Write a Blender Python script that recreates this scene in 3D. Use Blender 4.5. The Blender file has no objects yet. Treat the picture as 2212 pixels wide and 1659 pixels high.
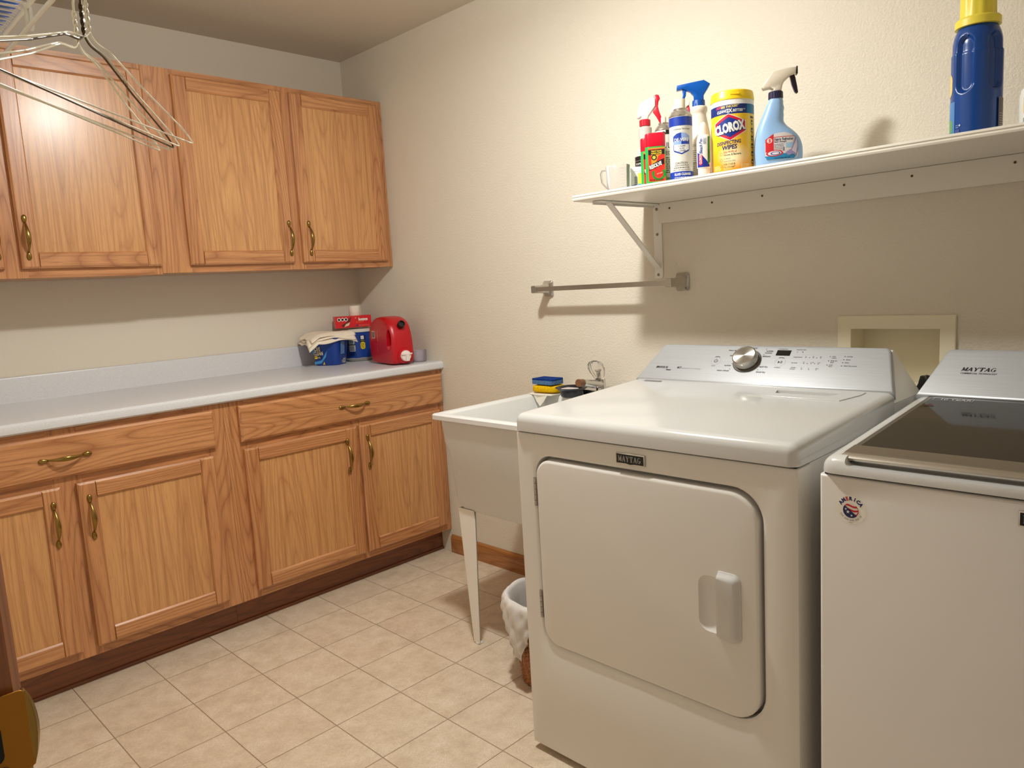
import bpy, bmesh, math, random
from mathutils import Vector, Matrix
random.seed(7)
PI = math.pi
sc = bpy.context.scene
COL = sc.collection

# ------------------------------------------------------------------ camera
cam_d = bpy.data.cameras.new('camera')
cam_d.sensor_fit = 'HORIZONTAL'; cam_d.sensor_width = 36.0
cam_d.lens = 1600.1 / 2212 * 36.0
cam_d.clip_start = 0.02
cam = bpy.data.objects.new('camera', cam_d); COL.objects.link(cam)
yaw, pitch, roll = (math.radians(a) for a in (-44.857, -7.6154, -3.3241))
fw = Vector((-math.sin(yaw)*math.cos(pitch), math.cos(yaw)*math.cos(pitch), math.sin(pitch)))
rt = Vector((math.cos(yaw), math.sin(yaw), 0)); up = rt.cross(fw)
r2 = rt*math.cos(roll) + up*math.sin(roll); u2 = -rt*math.sin(roll) + up*math.cos(roll)
M = Matrix((r2, u2, -fw)).transposed().to_4x4()
M.translation = Vector((-2.1688, -3.2499, 1.2418))
cam.matrix_world = M
sc.camera = cam

# ------------------------------------------------------------------ world and lights
w = bpy.data.worlds.new('world'); sc.world = w; w.use_nodes = True
w.node_tree.nodes['Background'].inputs[0].default_value = (0.95, 0.92, 1.0, 1)
w.node_tree.nodes['Background'].inputs[1].default_value = 0.10
def point_light(name, loc, watts, col, rad):
    d = bpy.data.lights.new(name, 'POINT'); d.energy = watts; d.color = col; d.shadow_soft_size = rad
    o = bpy.data.objects.new(name, d); o.location = loc; COL.objects.link(o); return o
point_light('ceiling_bulb', (-0.99, -1.83, 2.25), 19.5, (0.955, 0.965, 0.935), 0.05)
dl = bpy.data.lights.new('dome_diffuser', 'AREA'); dl.energy = 17; dl.color = (0.955, 0.965, 0.935); dl.shape = 'DISK'; dl.size = 0.12
dlo = bpy.data.objects.new('dome_diffuser', dl); dlo.location = (-0.99, -1.83, 2.24); COL.objects.link(dlo)
sc.view_settings.view_transform = 'Standard'; sc.view_settings.look = 'None'
sc.view_settings.gamma = 1.0; sc.view_settings.exposure = 0.10
sc.view_settings.use_curve_mapping = False

# ------------------------------------------------------------------ materials
def lin(c):
    return tuple(((v/255)/12.92 if v/255 <= 0.04045 else ((v/255+0.055)/1.055)**2.4) for v in c) + (1,)
def mat(name, rgb, rough=0.5, metal=0.0, spec=0.5, **kw):
    m = bpy.data.materials.new(name); m.use_nodes = True
    b = m.node_tree.nodes['Principled BSDF']
    b.inputs['Base Color'].default_value = lin(rgb) if max(rgb) > 1.001 else tuple(rgb)+(1,)
    b.inputs['Roughness'].default_value = rough; b.inputs['Metallic'].default_value = metal
    b.inputs['Specular IOR Level'].default_value = spec
    for k, v in kw.items():
        b.inputs[k.replace('_', ' ')].default_value = v
    return m
class NT:
    def __init__(s, m): s.t = m.node_tree; s.b = s.t.nodes['Principled BSDF']
    def n(s, ty, **kw):
        nd = s.t.nodes.new(ty)
        for k, v in kw.items():
            if hasattr(nd, k): setattr(nd, k, v)
            else: nd.inputs[k].default_value = v
        return nd
    def l(s, a, b): s.t.links.new(a, b)
    def math(s, op, a, b=None, c=None):
        nd = s.t.nodes.new('ShaderNodeMath'); nd.operation = op
        for i, v in enumerate((a, b, c)):
            if v is None: continue
            if isinstance(v, (int, float)): nd.inputs[i].default_value = v
            else: s.l(v, nd.inputs[i])
        return nd.outputs[0]
    def noise(s, vec, scale, detail=2, rough=0.5, out='Fac'):
        nd = s.t.nodes.new('ShaderNodeTexNoise'); nd.inputs['Scale'].default_value = scale
        nd.inputs['Detail'].default_value = detail; nd.inputs['Roughness'].default_value = rough
        if vec is not None: s.l(vec, nd.inputs['Vector'])
        return nd.outputs[out]
    def ramp(s, fac, stops):
        nd = s.t.nodes.new('ShaderNodeValToRGB'); e = nd.color_ramp.elements
        while len(e) < len(stops): e.new(0.5)
        for i, (p, c) in enumerate(stops): e[i].position = p; e[i].color = lin(c)
        s.l(fac, nd.inputs[0]); return nd.outputs[0]
    def bump(s, h, dist, strength=1.0):
        nd = s.t.nodes.new('ShaderNodeBump'); nd.inputs['Distance'].default_value = dist
        nd.inputs['Strength'].default_value = strength
        s.l(h, nd.inputs['Height']); s.l(nd.outputs[0], s.b.inputs['Normal']); return nd
    def mix(s, fac, a, b, mode='MIX'):
        nd = s.t.nodes.new('ShaderNodeMix'); nd.data_type = 'RGBA'; nd.blend_type = mode
        for inp, v in ((nd.inputs[0], fac), (nd.inputs[6], a), (nd.inputs[7], b)):
            if isinstance(v, (int, float)): inp.default_value = v
            elif isinstance(v, tuple): inp.default_value = v
            else: s.l(v, inp)
        return nd.outputs[2]

def oak(name, axis, light=(214, 156, 104), mid=(198, 134, 84), dark=(144, 84, 44), rough=0.36, figure=1.0):
    m = mat(name, (180, 125, 75), rough); t = NT(m)
    tc = t.n('ShaderNodeTexCoord'); oi = t.n('ShaderNodeObjectInfo')
    off = t.n('ShaderNodeCombineXYZ')
    t.l(t.math('MULTIPLY', oi.outputs['Random'], 17.3), off.inputs[0])
    t.l(t.math('MULTIPLY', oi.outputs['Random'], 5.1), off.inputs[1])
    t.l(t.math('MULTIPLY', oi.outputs['Random'], 29.7), off.inputs[2])
    ad = t.n('ShaderNodeVectorMath', operation='ADD'); t.l(tc.outputs['Object'], ad.inputs[0]); t.l(off.outputs[0], ad.inputs[1])
    def scaled(a, b):
        mp = t.n('ShaderNodeVectorMath', operation='MULTIPLY'); t.l(ad.outputs[0], mp.inputs[0])
        s = {'x': (b, a, a), 'y': (a, b, a), 'z': (a, a, b)}[axis]
        mp.inputs[1].default_value = s; return mp.outputs[0]
    # growth rings: contour lines of a long stretched noise
    n1 = t.noise(scaled(6.5, 0.62), 1.0, 1.6, 0.45)
    ring = t.math('ABSOLUTE', t.math('SINE', t.math('MULTIPLY', n1, 96.0*figure)))
    ring = t.math('POWER', ring, 0.42)
    # tight straight grain
    g = t.noise(scaled(95, 1.6), 1.0, 3.0, 0.6)
    # pores
    p = t.noise(scaled(420, 16), 1.0, 2.0, 0.6)
    broad = t.noise(scaled(7, 0.5), 1.0, 1.0, 0.5)
    c = t.mix(broad, lin(light), lin(mid))
    fr = t.math('SUBTRACT', 1.0, ring)
    fr = t.math('MULTIPLY', fr, 0.8 if figure >= 1 else 0.58)
    c = t.mix(fr, c, lin(dark))
    gr = t.n('ShaderNodeMapRange'); t.l(g, gr.inputs[0]); gr.inputs[1].default_value = 0.47; gr.inputs[2].default_value = 0.72
    gr.inputs[4].default_value = 0.62
    c = t.mix(gr.outputs[0], c, lin(dark))
    pr = t.n('ShaderNodeMapRange'); t.l(p, pr.inputs[0]); pr.inputs[1].default_value = 0.53; pr.inputs[2].default_value = 0.75
    pr.inputs[4].default_value = 0.55
    c = t.mix(pr.outputs[0], c, lin(dark))
    t.l(c, t.b.inputs['Base Color'])
    t.bump(t.math('ADD', p, t.math('MULTIPLY', fr, -0.4)), 0.0004, 0.35)
    t.b.inputs['Coat Weight'].default_value = 0.55; t.b.inputs['Coat Roughness'].default_value = 0.24
    return m

oakV = oak('oak_upright_grain', 'z'); oakH = oak('oak_level_grain', 'x')
oakP = oak('oak_panel_veneer', 'z', (220, 166, 108), (208, 150, 94), (164, 106, 60), 0.36, 0.85)
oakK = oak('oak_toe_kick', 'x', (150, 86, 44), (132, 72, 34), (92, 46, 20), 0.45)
oakY = oak('oak_base_trim', 'y', (190, 130, 72), (172, 112, 58), (130, 78, 36), 0.4)

def painted_wall(name, rgb, bump=0.0012, sc_=75):
    m = mat(name, rgb, 0.55, spec=0.35); t = NT(m)
    tc = t.n('ShaderNodeTexCoord')
    a = t.noise(tc.outputs['Object'], sc_, 2.0, 0.5)
    b = t.noise(tc.outputs['Object'], sc_*3.1, 2.0, 0.5)
    h = t.math('ADD', t.math('MULTIPLY', a, 1.0), t.math('MULTIPLY', b, 0.35))
    t.bump(h, bump, 0.55)
    return m
wall_m = painted_wall('cream_orange_peel_wall', (226, 217, 200), 0.0030, 150)
ceil_m = painted_wall('off_white_ceiling', (216, 207, 193), 0.0012, 60)
back_m = painted_wall('cream_wall_smooth', (226, 217, 201), 0.0009, 80)

floor_m = mat('vinyl_tile_floor', (196, 178, 156), 0.42, spec=0.4)
t = NT(floor_m); tc = t.n('ShaderNodeTexCoord'); sp = t.n('ShaderNodeSeparateXYZ'); t.l(tc.outputs['Object'], sp.inputs[0])
TS = 0.2294
def tile_axis(o, off):
    a = t.math('DIVIDE', t.math('SUBTRACT', o, off), TS)
    fl = t.math('FLOOR', a); fr = t.math('SUBTRACT', a, fl)
    d = t.math('MINIMUM', fr, t.math('SUBTRACT', 1.0, fr))
    return fl, d
fx, dx = tile_axis(sp.outputs[0], -0.9225); fy, dy = tile_axis(sp.outputs[1], -0.7347)
dm = t.math('MINIMUM', dx, dy)
line = t.n('ShaderNodeMapRange'); t.l(dm, line.inputs[0]); line.inputs[1].default_value = 0.0035; line.inputs[2].default_value = 0.009
line.inputs[3].default_value = 1; line.inputs[4].default_value = 0
cell = t.n('ShaderNodeCombineXYZ'); t.l(fx, cell.inputs[0]); t.l(fy, cell.inputs[1])
wn = t.n('ShaderNodeTexWhiteNoise'); t.l(cell.outputs[0], wn.inputs[0])
sh = t.n('ShaderNodeVectorMath', operation='MULTIPLY_ADD'); t.l(wn.outputs['Color'], sh.inputs[0]); sh.inputs[1].default_value = (9, 9, 9)
t.l(tc.outputs['Object'], sh.inputs[2])
n1 = t.noise(sh.outputs[0], 15, 5, 0.7); n2 = t.noise(sh.outputs[0], 210, 3, 0.75)
base = t.ramp(n1, [(0.3, (204, 186, 160)), (0.5, (224, 207, 182)), (0.7, (236, 222, 200))])
base = t.mix(t.math('MULTIPLY', t.math('SUBTRACT', n2, 0.36), 1.5), base, lin((182, 158, 132)))
base = t.mix(t.math('MULTIPLY', wn.outputs['Value'], 0.16), base, lin((206, 178, 156)))
base = t.mix(t.math('MULTIPLY', line.outputs[0], 0.8), base, lin((126, 100, 74)))
t.l(base, t.b.inputs['Base Color'])
t.bump(t.math('SUBTRACT', t.math('MULTIPLY', n2, 0.35), line.outputs[0]), 0.0007, 0.6)

lam_m = mat('pale_grey_laminate', (212, 212, 214), 0.33, spec=0.5)
t = NT(lam_m); tc = t.n('ShaderNodeTexCoord')
n = t.noise(tc.outputs['Object'], 330, 2, 0.6)
t.l(t.ramp(n, [(0.3, (208, 208, 212)), (0.52, (218, 218, 221)), (0.75, (226, 225, 227))]), t.b.inputs['Base Color'])

white_enamel = mat('white_enamel', (209, 208, 205), 0.16, spec=0.5, Coat_Weight=0.4, Coat_Roughness=0.08)  # darker white than the front, to offset strong light on the tops
front_enamel = mat('white_enamel_front', (230, 226, 220), 0.3, spec=0.5)
white_plastic = mat('white_plastic', (232, 229, 222), 0.4)
sink_m = mat('light_grey_sink_plastic', (222, 221, 218), 0.42)
metal_white = mat('white_painted_steel', (240, 236, 227), 0.35)
silver_m = mat('brushed_silver_panel', (172, 174, 175), 0.42, metal=0.35)
t = NT(silver_m); tc = t.n('ShaderNodeTexCoord'); mp = t.n('ShaderNodeMapping'); mp.inputs['Scale'].default_value = (900, 6, 900)
t.l(tc.outputs['Object'], mp.inputs[0]); nn = t.noise(mp.outputs[0], 1.0, 2, 0.6)
t.l(t.ramp(nn, [(0.3, (170, 172, 174)), (0.7, (181, 183, 185))]), t.b.inputs['Base Color'])
steel_m = mat('brushed_steel', (190, 184, 176), 0.25, metal=1.0)
chrome = mat('chrome', (205, 203, 200), 0.12, metal=1.0)
towel_chrome = mat('satin_chrome', (196, 192, 186), 0.2, metal=1.0)
painted_shade = mat('painted_shade', (22, 20, 18), 0.7)  # near-black colour standing in for shade in gaps, holes and recesses
black_m = mat('black_plastic', (18, 18, 19), 0.35)
navy_m = mat('navy_plastic', (12, 12, 26), 0.2)
brass = mat('antique_brass', (150, 124, 66), 0.25, metal=1.0)
strike_brass = mat('lacquered_brass', (176, 122, 44), 0.42, metal=0.85)
glass_lid = mat('smoked_glass', (30, 25, 18), 0.06, spec=0.35)
screw_m = mat('dull_screw', (150, 138, 118), 0.4, metal=0.9)
rack_white = mat('white_vinyl_wire', (226, 221, 208), 0.3)
hanger_m = mat('off_white_wire', (238, 230, 208), 0.3, spec=0.6)
bronze_wire = mat('dark_bronze_wire', (74, 58, 36), 0.35, metal=0.5)
def see_through(name, rgb, rough, clear):
    m = mat(name, rgb, rough); t = NT(m); tr = t.n('ShaderNodeBsdfTransparent'); mx = t.n('ShaderNodeMixShader')
    fr = t.n('ShaderNodeFresnel'); fr.inputs[0].default_value = 1.3
    f = t.math('SUBTRACT', clear, fr.outputs[0]); out = t.t.nodes['Material Output']
    t.l(f, mx.inputs[0]); t.l(t.b.outputs[0], mx.inputs[1]); t.l(tr.outputs[0], mx.inputs[2]); t.l(mx.outputs[0], out.inputs[0]); return m
clear_pl = see_through('clear_plastic', (214, 208, 210), 0.1, 0.93)
cloudy_pl = see_through('cloudy_plastic', (196, 190, 200), 0.2, 0.72)
crystal = mat('clear_acrylic', (0.95, 0.94, 0.92), 0.03, Transmission_Weight=1.0, IOR=1.45)
bag_m = None
bag_m = see_through('thin_white_bag', (238, 232, 226), 0.28, 0.30)
wick = mat('brown_wicker', (156, 94, 44), 0.6)
t = NT(wick); tc = t.n('ShaderNodeTexCoord'); nn = t.noise(tc.outputs['Object'], 90, 2, 0.6)
t.l(t.ramp(nn, [(0.3, (104, 56, 24)), (0.7, (190, 124, 66))]), t.b.inputs['Base Color'])
PAL = {}
def C(*rgb, rough=0.4, metal=0.0):
    k = (rgb, rough, metal)
    if k not in PAL: PAL[k] = mat('print_%d_%d_%d' % rgb, rgb, rough, metal)
    return PAL[k]
INK = C(24, 22, 24); WHITE = C(238, 236, 230); NAVY = C(14, 34, 110); RED = C(206, 24, 40); YEL = C(252, 214, 20)
SKY = C(60, 140, 215); GREEN = C(20, 150, 60); GREY = C(150, 152, 155); ORANGE = C(245, 150, 30)

# ------------------------------------------------------------------ mesh helpers
class MB:
    def __init__(s): s.bm = bmesh.new()
    def face(s, vs, mi=0):
        try: f = s.bm.faces.new(vs)
        except ValueError: return None
        f.material_index = mi; return f
    def hexa(s, p, mi=0):           # p: 8 corners, bottom 4 then top 4 (ccw)
        v = [s.bm.verts.new(q) for q in p]
        for q in ((3,2,1,0),(4,5,6,7),(0,1,5,4),(1,2,6,5),(2,3,7,6),(3,0,4,7)): s.face([v[i] for i in q], mi)
        return v
    def box(s, x0, x1, y0, y1, z0, z1, mi=0):
        return s.hexa([(x0,y0,z0),(x1,y0,z0),(x1,y1,z0),(x0,y1,z0),(x0,y0,z1),(x1,y0,z1),(x1,y1,z1),(x0,y1,z1)], mi)
    def board(s, x0, x1, z0, z1, yb, yf, ch=(0,0,0,0), c=0.005, mi=0, cm=None):
        # board facing -y; ch = chamfer flags (left, right, bottom, top)
        l, r, b, tp = (c*k for k in ch); ym = yf + c*0.8
        A = [s.bm.verts.new(q) for q in ((x0,yb,z0),(x1,yb,z0),(x1,yb,z1),(x0,yb,z1))]
        B = [s.bm.verts.new(q) for q in ((x0,ym,z0),(x1,ym,z0),(x1,ym,z1),(x0,ym,z1))]
        D = [s.bm.verts.new(q) for q in ((x0+l,yf,z0+b),(x1-r,yf,z0+b),(x1-r,yf,z1-tp),(x0+l,yf,z1-tp))]
        s.face(A[::-1], mi); s.face(D, mi)
        for i in range(4):
            j = (i+1) % 4
            s.face([A[i], A[j], B[j], B[i]], mi); s.face([B[i], B[j], D[j], D[i]], mi)
    def rings(s, rs, mi=0, cap0=True, cap1=True, closed=True, mis=None):
        L = [[s.bm.verts.new(p) for p in r] for r in rs]; n = len(rs[0])
        for k in range(len(L)-1):
            m_ = mis[k] if mis else mi
            for i in range(n if closed else n-1):
                j = (i+1) % n
                s.face([L[k][i], L[k][j], L[k+1][j], L[k+1][i]], m_)
        if cap0: s.face(L[0][::-1], mis[0] if mis else mi)
        if cap1: s.face(L[-1], mis[-1] if mis else mi)
        return L
    def lathe(s, prof, c=(0,0,0), n=32, mi=0, mis=None, cap0=True, cap1=True, axis='z', ry=None):
        rs = []
        for r, z in prof:
            ring = []
            for i in range(n):
                a = 2*PI*i/n; p = (r*math.cos(a), r*math.sin(a)*(ry or 1.0), z)
                if axis == 'x': p = (-p[2], p[0], p[1])       # height runs towards -x
                if axis == 'y': p = (p[0], -p[2], p[1])       # height runs towards -y
                ring.append((p[0]+c[0], p[1]+c[1], p[2]+c[2]))
            rs.append(ring)
        return s.rings(rs, mi, cap0, cap1, mis=mis)
    def tube(s, pts, r, n=8, mi=0, closed=False, radii=None):
        P = [Vector(p) for p in pts]; rs = []; prev = None; N = len(P)
        for i, p in enumerate(P):
            if closed: d = P[(i+1) % N]-P[i-1]
            else: d = P[min(i+1, N-1)]-P[max(i-1, 0)]
            d.normalize()
            a = prev if prev is not None else (Vector((0,0,1)) if abs(d.z) < 0.9 else Vector((1,0,0)))
            a = (a - d*a.dot(d)).normalized(); b = d.cross(a); prev = a
            rr = radii[i] if radii else r
            ra, rb = rr if isinstance(rr, tuple) else (rr, rr)
            rs.append([p + a*ra*math.cos(2*PI*k/n) + b*rb*math.sin(2*PI*k/n) for k in range(n)])
        if closed: rs.append(rs[0]); s.rings(rs, mi, False, False)
        else: s.rings(rs, mi)
    def prism(s, pts, x0, x1, mi=0, ax='y', ins=0.0):
        # outline pts=(a,b) extruded along axis ax; ins: rounded-in outer rings
        def P(a, b, t):
            return {'y': (a, t, b), 'x': (t, a, b), 'z': (a, b, t)}[ax]
        n = len(pts); cx = sum(p[0] for p in pts)/n; cy = sum(p[1] for p in pts)/n
        def inset(k):
            out = []
            for i in range(n):
                p0, p1, p2 = Vector(pts[i-1]), Vector(pts[i]), Vector(pts[(i+1) % n])
                e1 = (p1-p0).normalized(); e2 = (p2-p1).normalized()
                nn = Vector((-(e1.y+e2.y), e1.x+e2.x))
                if nn.length < 1e-6: nn = Vector((-e1.y, e1.x))
                nn.normalize(); out.append(p1 + nn*k*ori)
            return out
        area = sum(pts[i][0]*pts[(i+1) % n][1]-pts[(i+1) % n][0]*pts[i][1] for i in range(n))
        ori = 1 if area > 0 else -1
        if ins > 0:
            sg = 1 if x1 > x0 else -1
            st = [(ins, 0), (ins*0.3, ins*0.3), (0, ins)]
            rs = [[P(*p, x0+sg*d) for p in inset(k)] for k, d in st] + [[P(*p, x1-sg*d) for p in inset(k)] for k, d in st[::-1]]
        else: rs = [[P(*p, x0) for p in pts], [P(*p, x1) for p in pts]]
        s.rings(rs, mi)
    def bevel(s, sel, r, seg=4):
        s.bm.normal_update()
        es = [e for e in s.bm.edges if sel((e.verts[0].co+e.verts[1].co)/2, (e.verts[1].co-e.verts[0].co).normalized())]
        bmesh.ops.bevel(s.bm, geom=es, offset=r, segments=seg, profile=0.5, affect='EDGES', clamp_overlap=True)
def rrect(a0, a1, b0, b1, r, n=6):
    rr = r if isinstance(r, (tuple, list)) else (r,)*4     # corners: (a1,b1),(a0,b1),(a0,b0),(a1,b0)
    out = []
    for k, (cx, cy, s0) in enumerate(((a1-rr[0], b1-rr[0], 0), (a0+rr[1], b1-rr[1], 90), (a0+rr[2], b0+rr[2], 180), (a1-rr[3], b0+rr[3], 270))):
        for i in range(n+1):
            a = math.radians(s0 + 90*i/n); out.append((cx+rr[k]*math.cos(a), cy+rr[k]*math.sin(a)))
    return out
def finish(name, mb, mats, parent=None, world=True, smooth=35, bevel=0, seg=2):
    bm = mb.bm if isinstance(mb, MB) else mb
    bmesh.ops.recalc_face_normals(bm, faces=bm.faces[:])
    if parent is not None and world: bm.transform(wm(parent).inverted())
    me = bpy.data.meshes.new(name); bm.to_mesh(me); bm.free()
    for m in (mats if isinstance(mats, (list, tuple)) else [mats]): me.materials.append(m)
    if smooth:
        for p in me.polygons: p.use_smooth = True
        me.set_sharp_from_angle(angle=math.radians(smooth))
    o = bpy.data.objects.new(name, me); COL.objects.link(o); o.parent = parent
    if bevel:
        b = o.modifiers.new('edge', 'BEVEL'); b.width = bevel; b.segments = seg; b.limit_method = 'ANGLE'; b.angle_limit = math.radians(40)
        b.harden_normals = True
    return o
def wm(o):
    m = o.matrix_basis.copy(); p = o.parent
    while p is not None: m = p.matrix_basis @ m; p = p.parent
    return m
def tag(o, label, cat, group=None):
    o['label'] = label; o['category'] = cat
    if group: o['group'] = group
    return o
def thing(name, label, cat, loc=(0,0,0), rz=0, group=None):
    o = bpy.data.objects.new(name, None); COL.objects.link(o); o.empty_display_size = 0.05
    o.location = loc; o.rotation_euler = (0, 0, rz); return tag(o, label, cat, group)
def struct(name, mb, mats, parent=None, **kw):
    o = finish(name, mb, mats, parent, **kw)
    if parent is None: o['kind'] = 'structure'
    return o
def boolean(o, cutter_mb, op='DIFFERENCE'):
    me = bpy.data.meshes.new('c'); bmesh.ops.recalc_face_normals(cutter_mb.bm, faces=cutter_mb.bm.faces[:])
    cutter_mb.bm.to_mesh(me); cutter_mb.bm.free()
    c = bpy.data.objects.new('c', me); COL.objects.link(c); c.matrix_world = wm(o)
    # cutter is given in world space: bring it into the same space as the object
    me.transform(wm(o).inverted())
    md = o.modifiers.new('cut', 'BOOLEAN'); md.object = c; md.operation = op; md.solver = 'EXACT'
    bpy.context.view_layer.update()
    dg = bpy.context.evaluated_depsgraph_get()
    new = bpy.data.meshes.new_from_object(o.evaluated_get(dg)); o.modifiers.remove(md)
    old = o.data; o.data = new
    bpy.data.objects.remove(c); new.set_sharp_from_angle(angle=math.radians(30))
    for p in new.polygons: p.use_smooth = True
    return o

# ------------------------------------------------------------------ printed labels
_tc = {}
def text_geo(s, size, bold=0.0, shear=0.0, align='LEFT', sx=1.0, space=1.0):
    key = (s, size, bold, shear, align, sx, space)
    if key in _tc: return _tc[key]
    cu = bpy.data.curves.new('t', 'FONT'); cu.body = s; cu.size = size; cu.offset = bold*size; cu.shear = shear
    cu.resolution_u = 2; cu.space_character = space; cu.align_x = 'LEFT'
    o = bpy.data.objects.new('t', cu); COL.objects.link(o); bpy.context.view_layer.update()
    me = bpy.data.meshes.new_from_object(o.evaluated_get(bpy.context.evaluated_depsgraph_get()))
    V = [(v.co.x*sx, v.co.y) for v in me.vertices]; F = [tuple(p.vertices) for p in me.polygons]
    if V:
        wd = max(v[0] for v in V)
        sh = {'LEFT': 0, 'CENTER': -wd/2, 'RIGHT': -wd}[align]; V = [(v[0]+sh, v[1]) for v in V]
    bpy.data.objects.remove(o); bpy.data.curves.remove(cu); bpy.data.meshes.remove(me)
    _tc[key] = (V, F); return V, F
class Label:
    """2D artwork in (u, v) metres that is laid onto a plane or wrapped on a cylinder."""
    def __init__(s, off=0.00018): s.bm = bmesh.new(); s.mats = []; s.off = off
    def mi(s, m):
        if m not in s.mats: s.mats.append(m)
        return s.mats.index(m)
    def poly(s, pts, m, k=1):
        vs = [s.bm.verts.new((p[0], p[1], k*s.off)) for p in pts]
        try: f = s.bm.faces.new(vs)
        except ValueError: return
        if f.calc_area() and f.normal.z < 0: pass
        f.normal_update()
        if f.normal.z < 0: f.normal_flip()
        f.material_index = s.mi(m)
    def rect(s, u0, v0, u1, v1, m, k=1): s.poly([(u0,v0),(u1,v0),(u1,v1),(u0,v1)], m, k)
    def rr(s, u0, v0, u1, v1, r, m, k=1): s.poly(rrect(u0,u1,v0,v1,r,4), m, k)
    def circ(s, u, v, r, m, k=1, n=24, rv=None): s.poly([(u+r*math.cos(2*PI*i/n), v+(rv or r)*math.sin(2*PI*i/n)) for i in range(n)], m, k)
    def ring(s, u, v, r, w_, m, k=1, a0=0, a1=360, n=24):
        for i in range(n):
            a = math.radians(a0+(a1-a0)*i/n); b = math.radians(a0+(a1-a0)*(i+1)/n)
            s.poly([(u+(r-w_)*math.cos(a), v+(r-w_)*math.sin(a)), (u+r*math.cos(a), v+r*math.sin(a)),
                    (u+r*math.cos(b), v+r*math.sin(b)), (u+(r-w_)*math.cos(b), v+(r-w_)*math.sin(b))], m, k)
    def text(s, st, u, v, size, m, k=2, rot=0, **kw):
        V, F = text_geo(st, size, **kw); c, n = math.cos(math.radians(rot)), math.sin(math.radians(rot))
        vs = [s.bm.verts.new((u+c*x-n*y, v+n*x+c*y, k*s.off)) for x, y in V]; mi = s.mi(m)
        for f in F:
            try: q = s.bm.faces.new([vs[i] for i in f])
            except ValueError: continue
            q.material_index = mi
    def lines(s, u0, v0, wd, n, step, h, m, k=2, seed=1):      # rows of unreadably small print
        R = random.Random(seed)
        for i in range(n):
            u = u0
            while u < u0+wd-h:
                l = min(R.uniform(1.5, 5)*h, u0+wd-u); s.rect(u, v0-i*step, u+l, v0-i*step+h, m, k); u += l+h*0.8
    def cut(s, axis, lo, hi, step):
        x = math.floor(lo/step)*step
        while x <= hi:
            co = (x, 0, 0) if axis == 0 else (0, x, 0); no = (1, 0, 0) if axis == 0 else (0, 1, 0)
            bmesh.ops.bisect_plane(s.bm, geom=s.bm.verts[:]+s.bm.edges[:]+s.bm.faces[:], plane_co=co, plane_no=no, dist=1e-7)
            x += step
    def onplane(s, o, ud, vd):
        o, ud, vd = Vector(o), Vector(ud).normalized(), Vector(vd).normalized(); n = ud.cross(vd)
        for v in s.bm.verts: v.co = o + ud*v.co.x + vd*v.co.y + n*v.co.z
    def oncyl(s, r, c=(0,0), z0=0, step=0.004, ry=1.0, rf=None):
        us = [v.co.x for v in s.bm.verts]; s.cut(0, min(us), max(us), step)
        if rf:
            vs = [v.co.y for v in s.bm.verts]; s.cut(1, min(vs), max(vs), 0.006)
        for v in s.bm.verts:
            a = v.co.x/r; R = (rf(v.co.y) if rf else r)+v.co.z
            v.co = Vector((c[0]+R*math.sin(a), c[1]-R*math.cos(a)*ry, z0+v.co.y))
    def done(s, name, parent, world=False):
        if parent is not None and world: s.bm.transform(wm(parent).inverted())
        me = bpy.data.meshes.new(name); s.bm.to_mesh(me); s.bm.free()
        for m in s.mats: me.materials.append(m)
        o = bpy.data.objects.new(name, me); COL.objects.link(o); o.parent = parent; return o
def serif_word(L, word, u0, v0, H, m, k=2, shear=0.0, wf=0.92, gap=0.1, bold=0.2):
    """slab-serif capitals for the appliance badge"""
    G = {
     'M': ([(.14,0,.14,1,.5),(.86,0,.86,1,1),(.14,1,.5,.12,1),(.86,1,.5,.12,.5)], [(0,0,.3),(.68,0,1.04),(0,1,.2),(.8,1,1.04)]),
     'A': ([(.14,0,.5,1,.5),(.86,0,.5,1,1),(.26,.33,.74,.33,.45)], [(0,0,.3),(.66,0,1.02)]),
     'Y': ([(.16,1,.5,.45,1),(.84,1,.5,.45,.5),(.5,.5,.5,0,1)], [(0,1,.34),(.66,1,1.0),(.3,0,.7)]),
     'T': ([(.5,0,.5,1,1.05),(.05,.97,.95,.97,.5),(.08,.72,.08,1,.45),(.92,.72,.92,1,.45)], [(.28,0,.72)]),
     'G': ([], [])}
    u = u0; W = H*wf; sw = H*bold
    def q(a, b): return (u + a*W + shear*b*H, v0 + b*H)
    for ch in word:
        st, se = G[ch]
        for x0, y0, x1, y1, th in st:
            if abs(y1-y0) < 0.01:
                h = 0.5*sw*th/H; L.poly([q(x0,y0-h), q(x1,y0-h), q(x1,y0+h), q(x0,y0+h)], m, k)
            else:
                h = 0.5*sw*th/W; L.poly([q(x0-h,y0), q(x0+h,y0), q(x1+h,y1), q(x1-h,y1)], m, k)
        for a, b, c in se:
            t_ = 0.07; b0 = b if b == 0 else b-t_; L.poly([q(a,b0), q(c,b0), q(c,b0+t_), q(a,b0+t_)], m, k+0.5)
        if ch == 'G':
            n = 18
            for i in range(n):
                a = math.radians(45+270*i/n); b_ = math.radians(45+270*(i+1)/n)
                def e(an, ri): return q(.5+(.46-ri*abs(math.cos(an)))*math.cos(an), .5+(.52-.09)*math.sin(an) if ri else .5+.52*math.sin(an))
                L.poly([e(a,0), e(a,.2), e(b_,.2), e(b_,0)], m, k)
            L.poly([q(.66,.1), q(.9,.1), q(.9,.45), q(.66,.45)], m, k+0.5); L.poly([q(.55,.41), q(1.0,.41), q(1.0,.48), q(.55,.48)], m, k+0.7)
        u += W*(1.02+gap)
    return u

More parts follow.
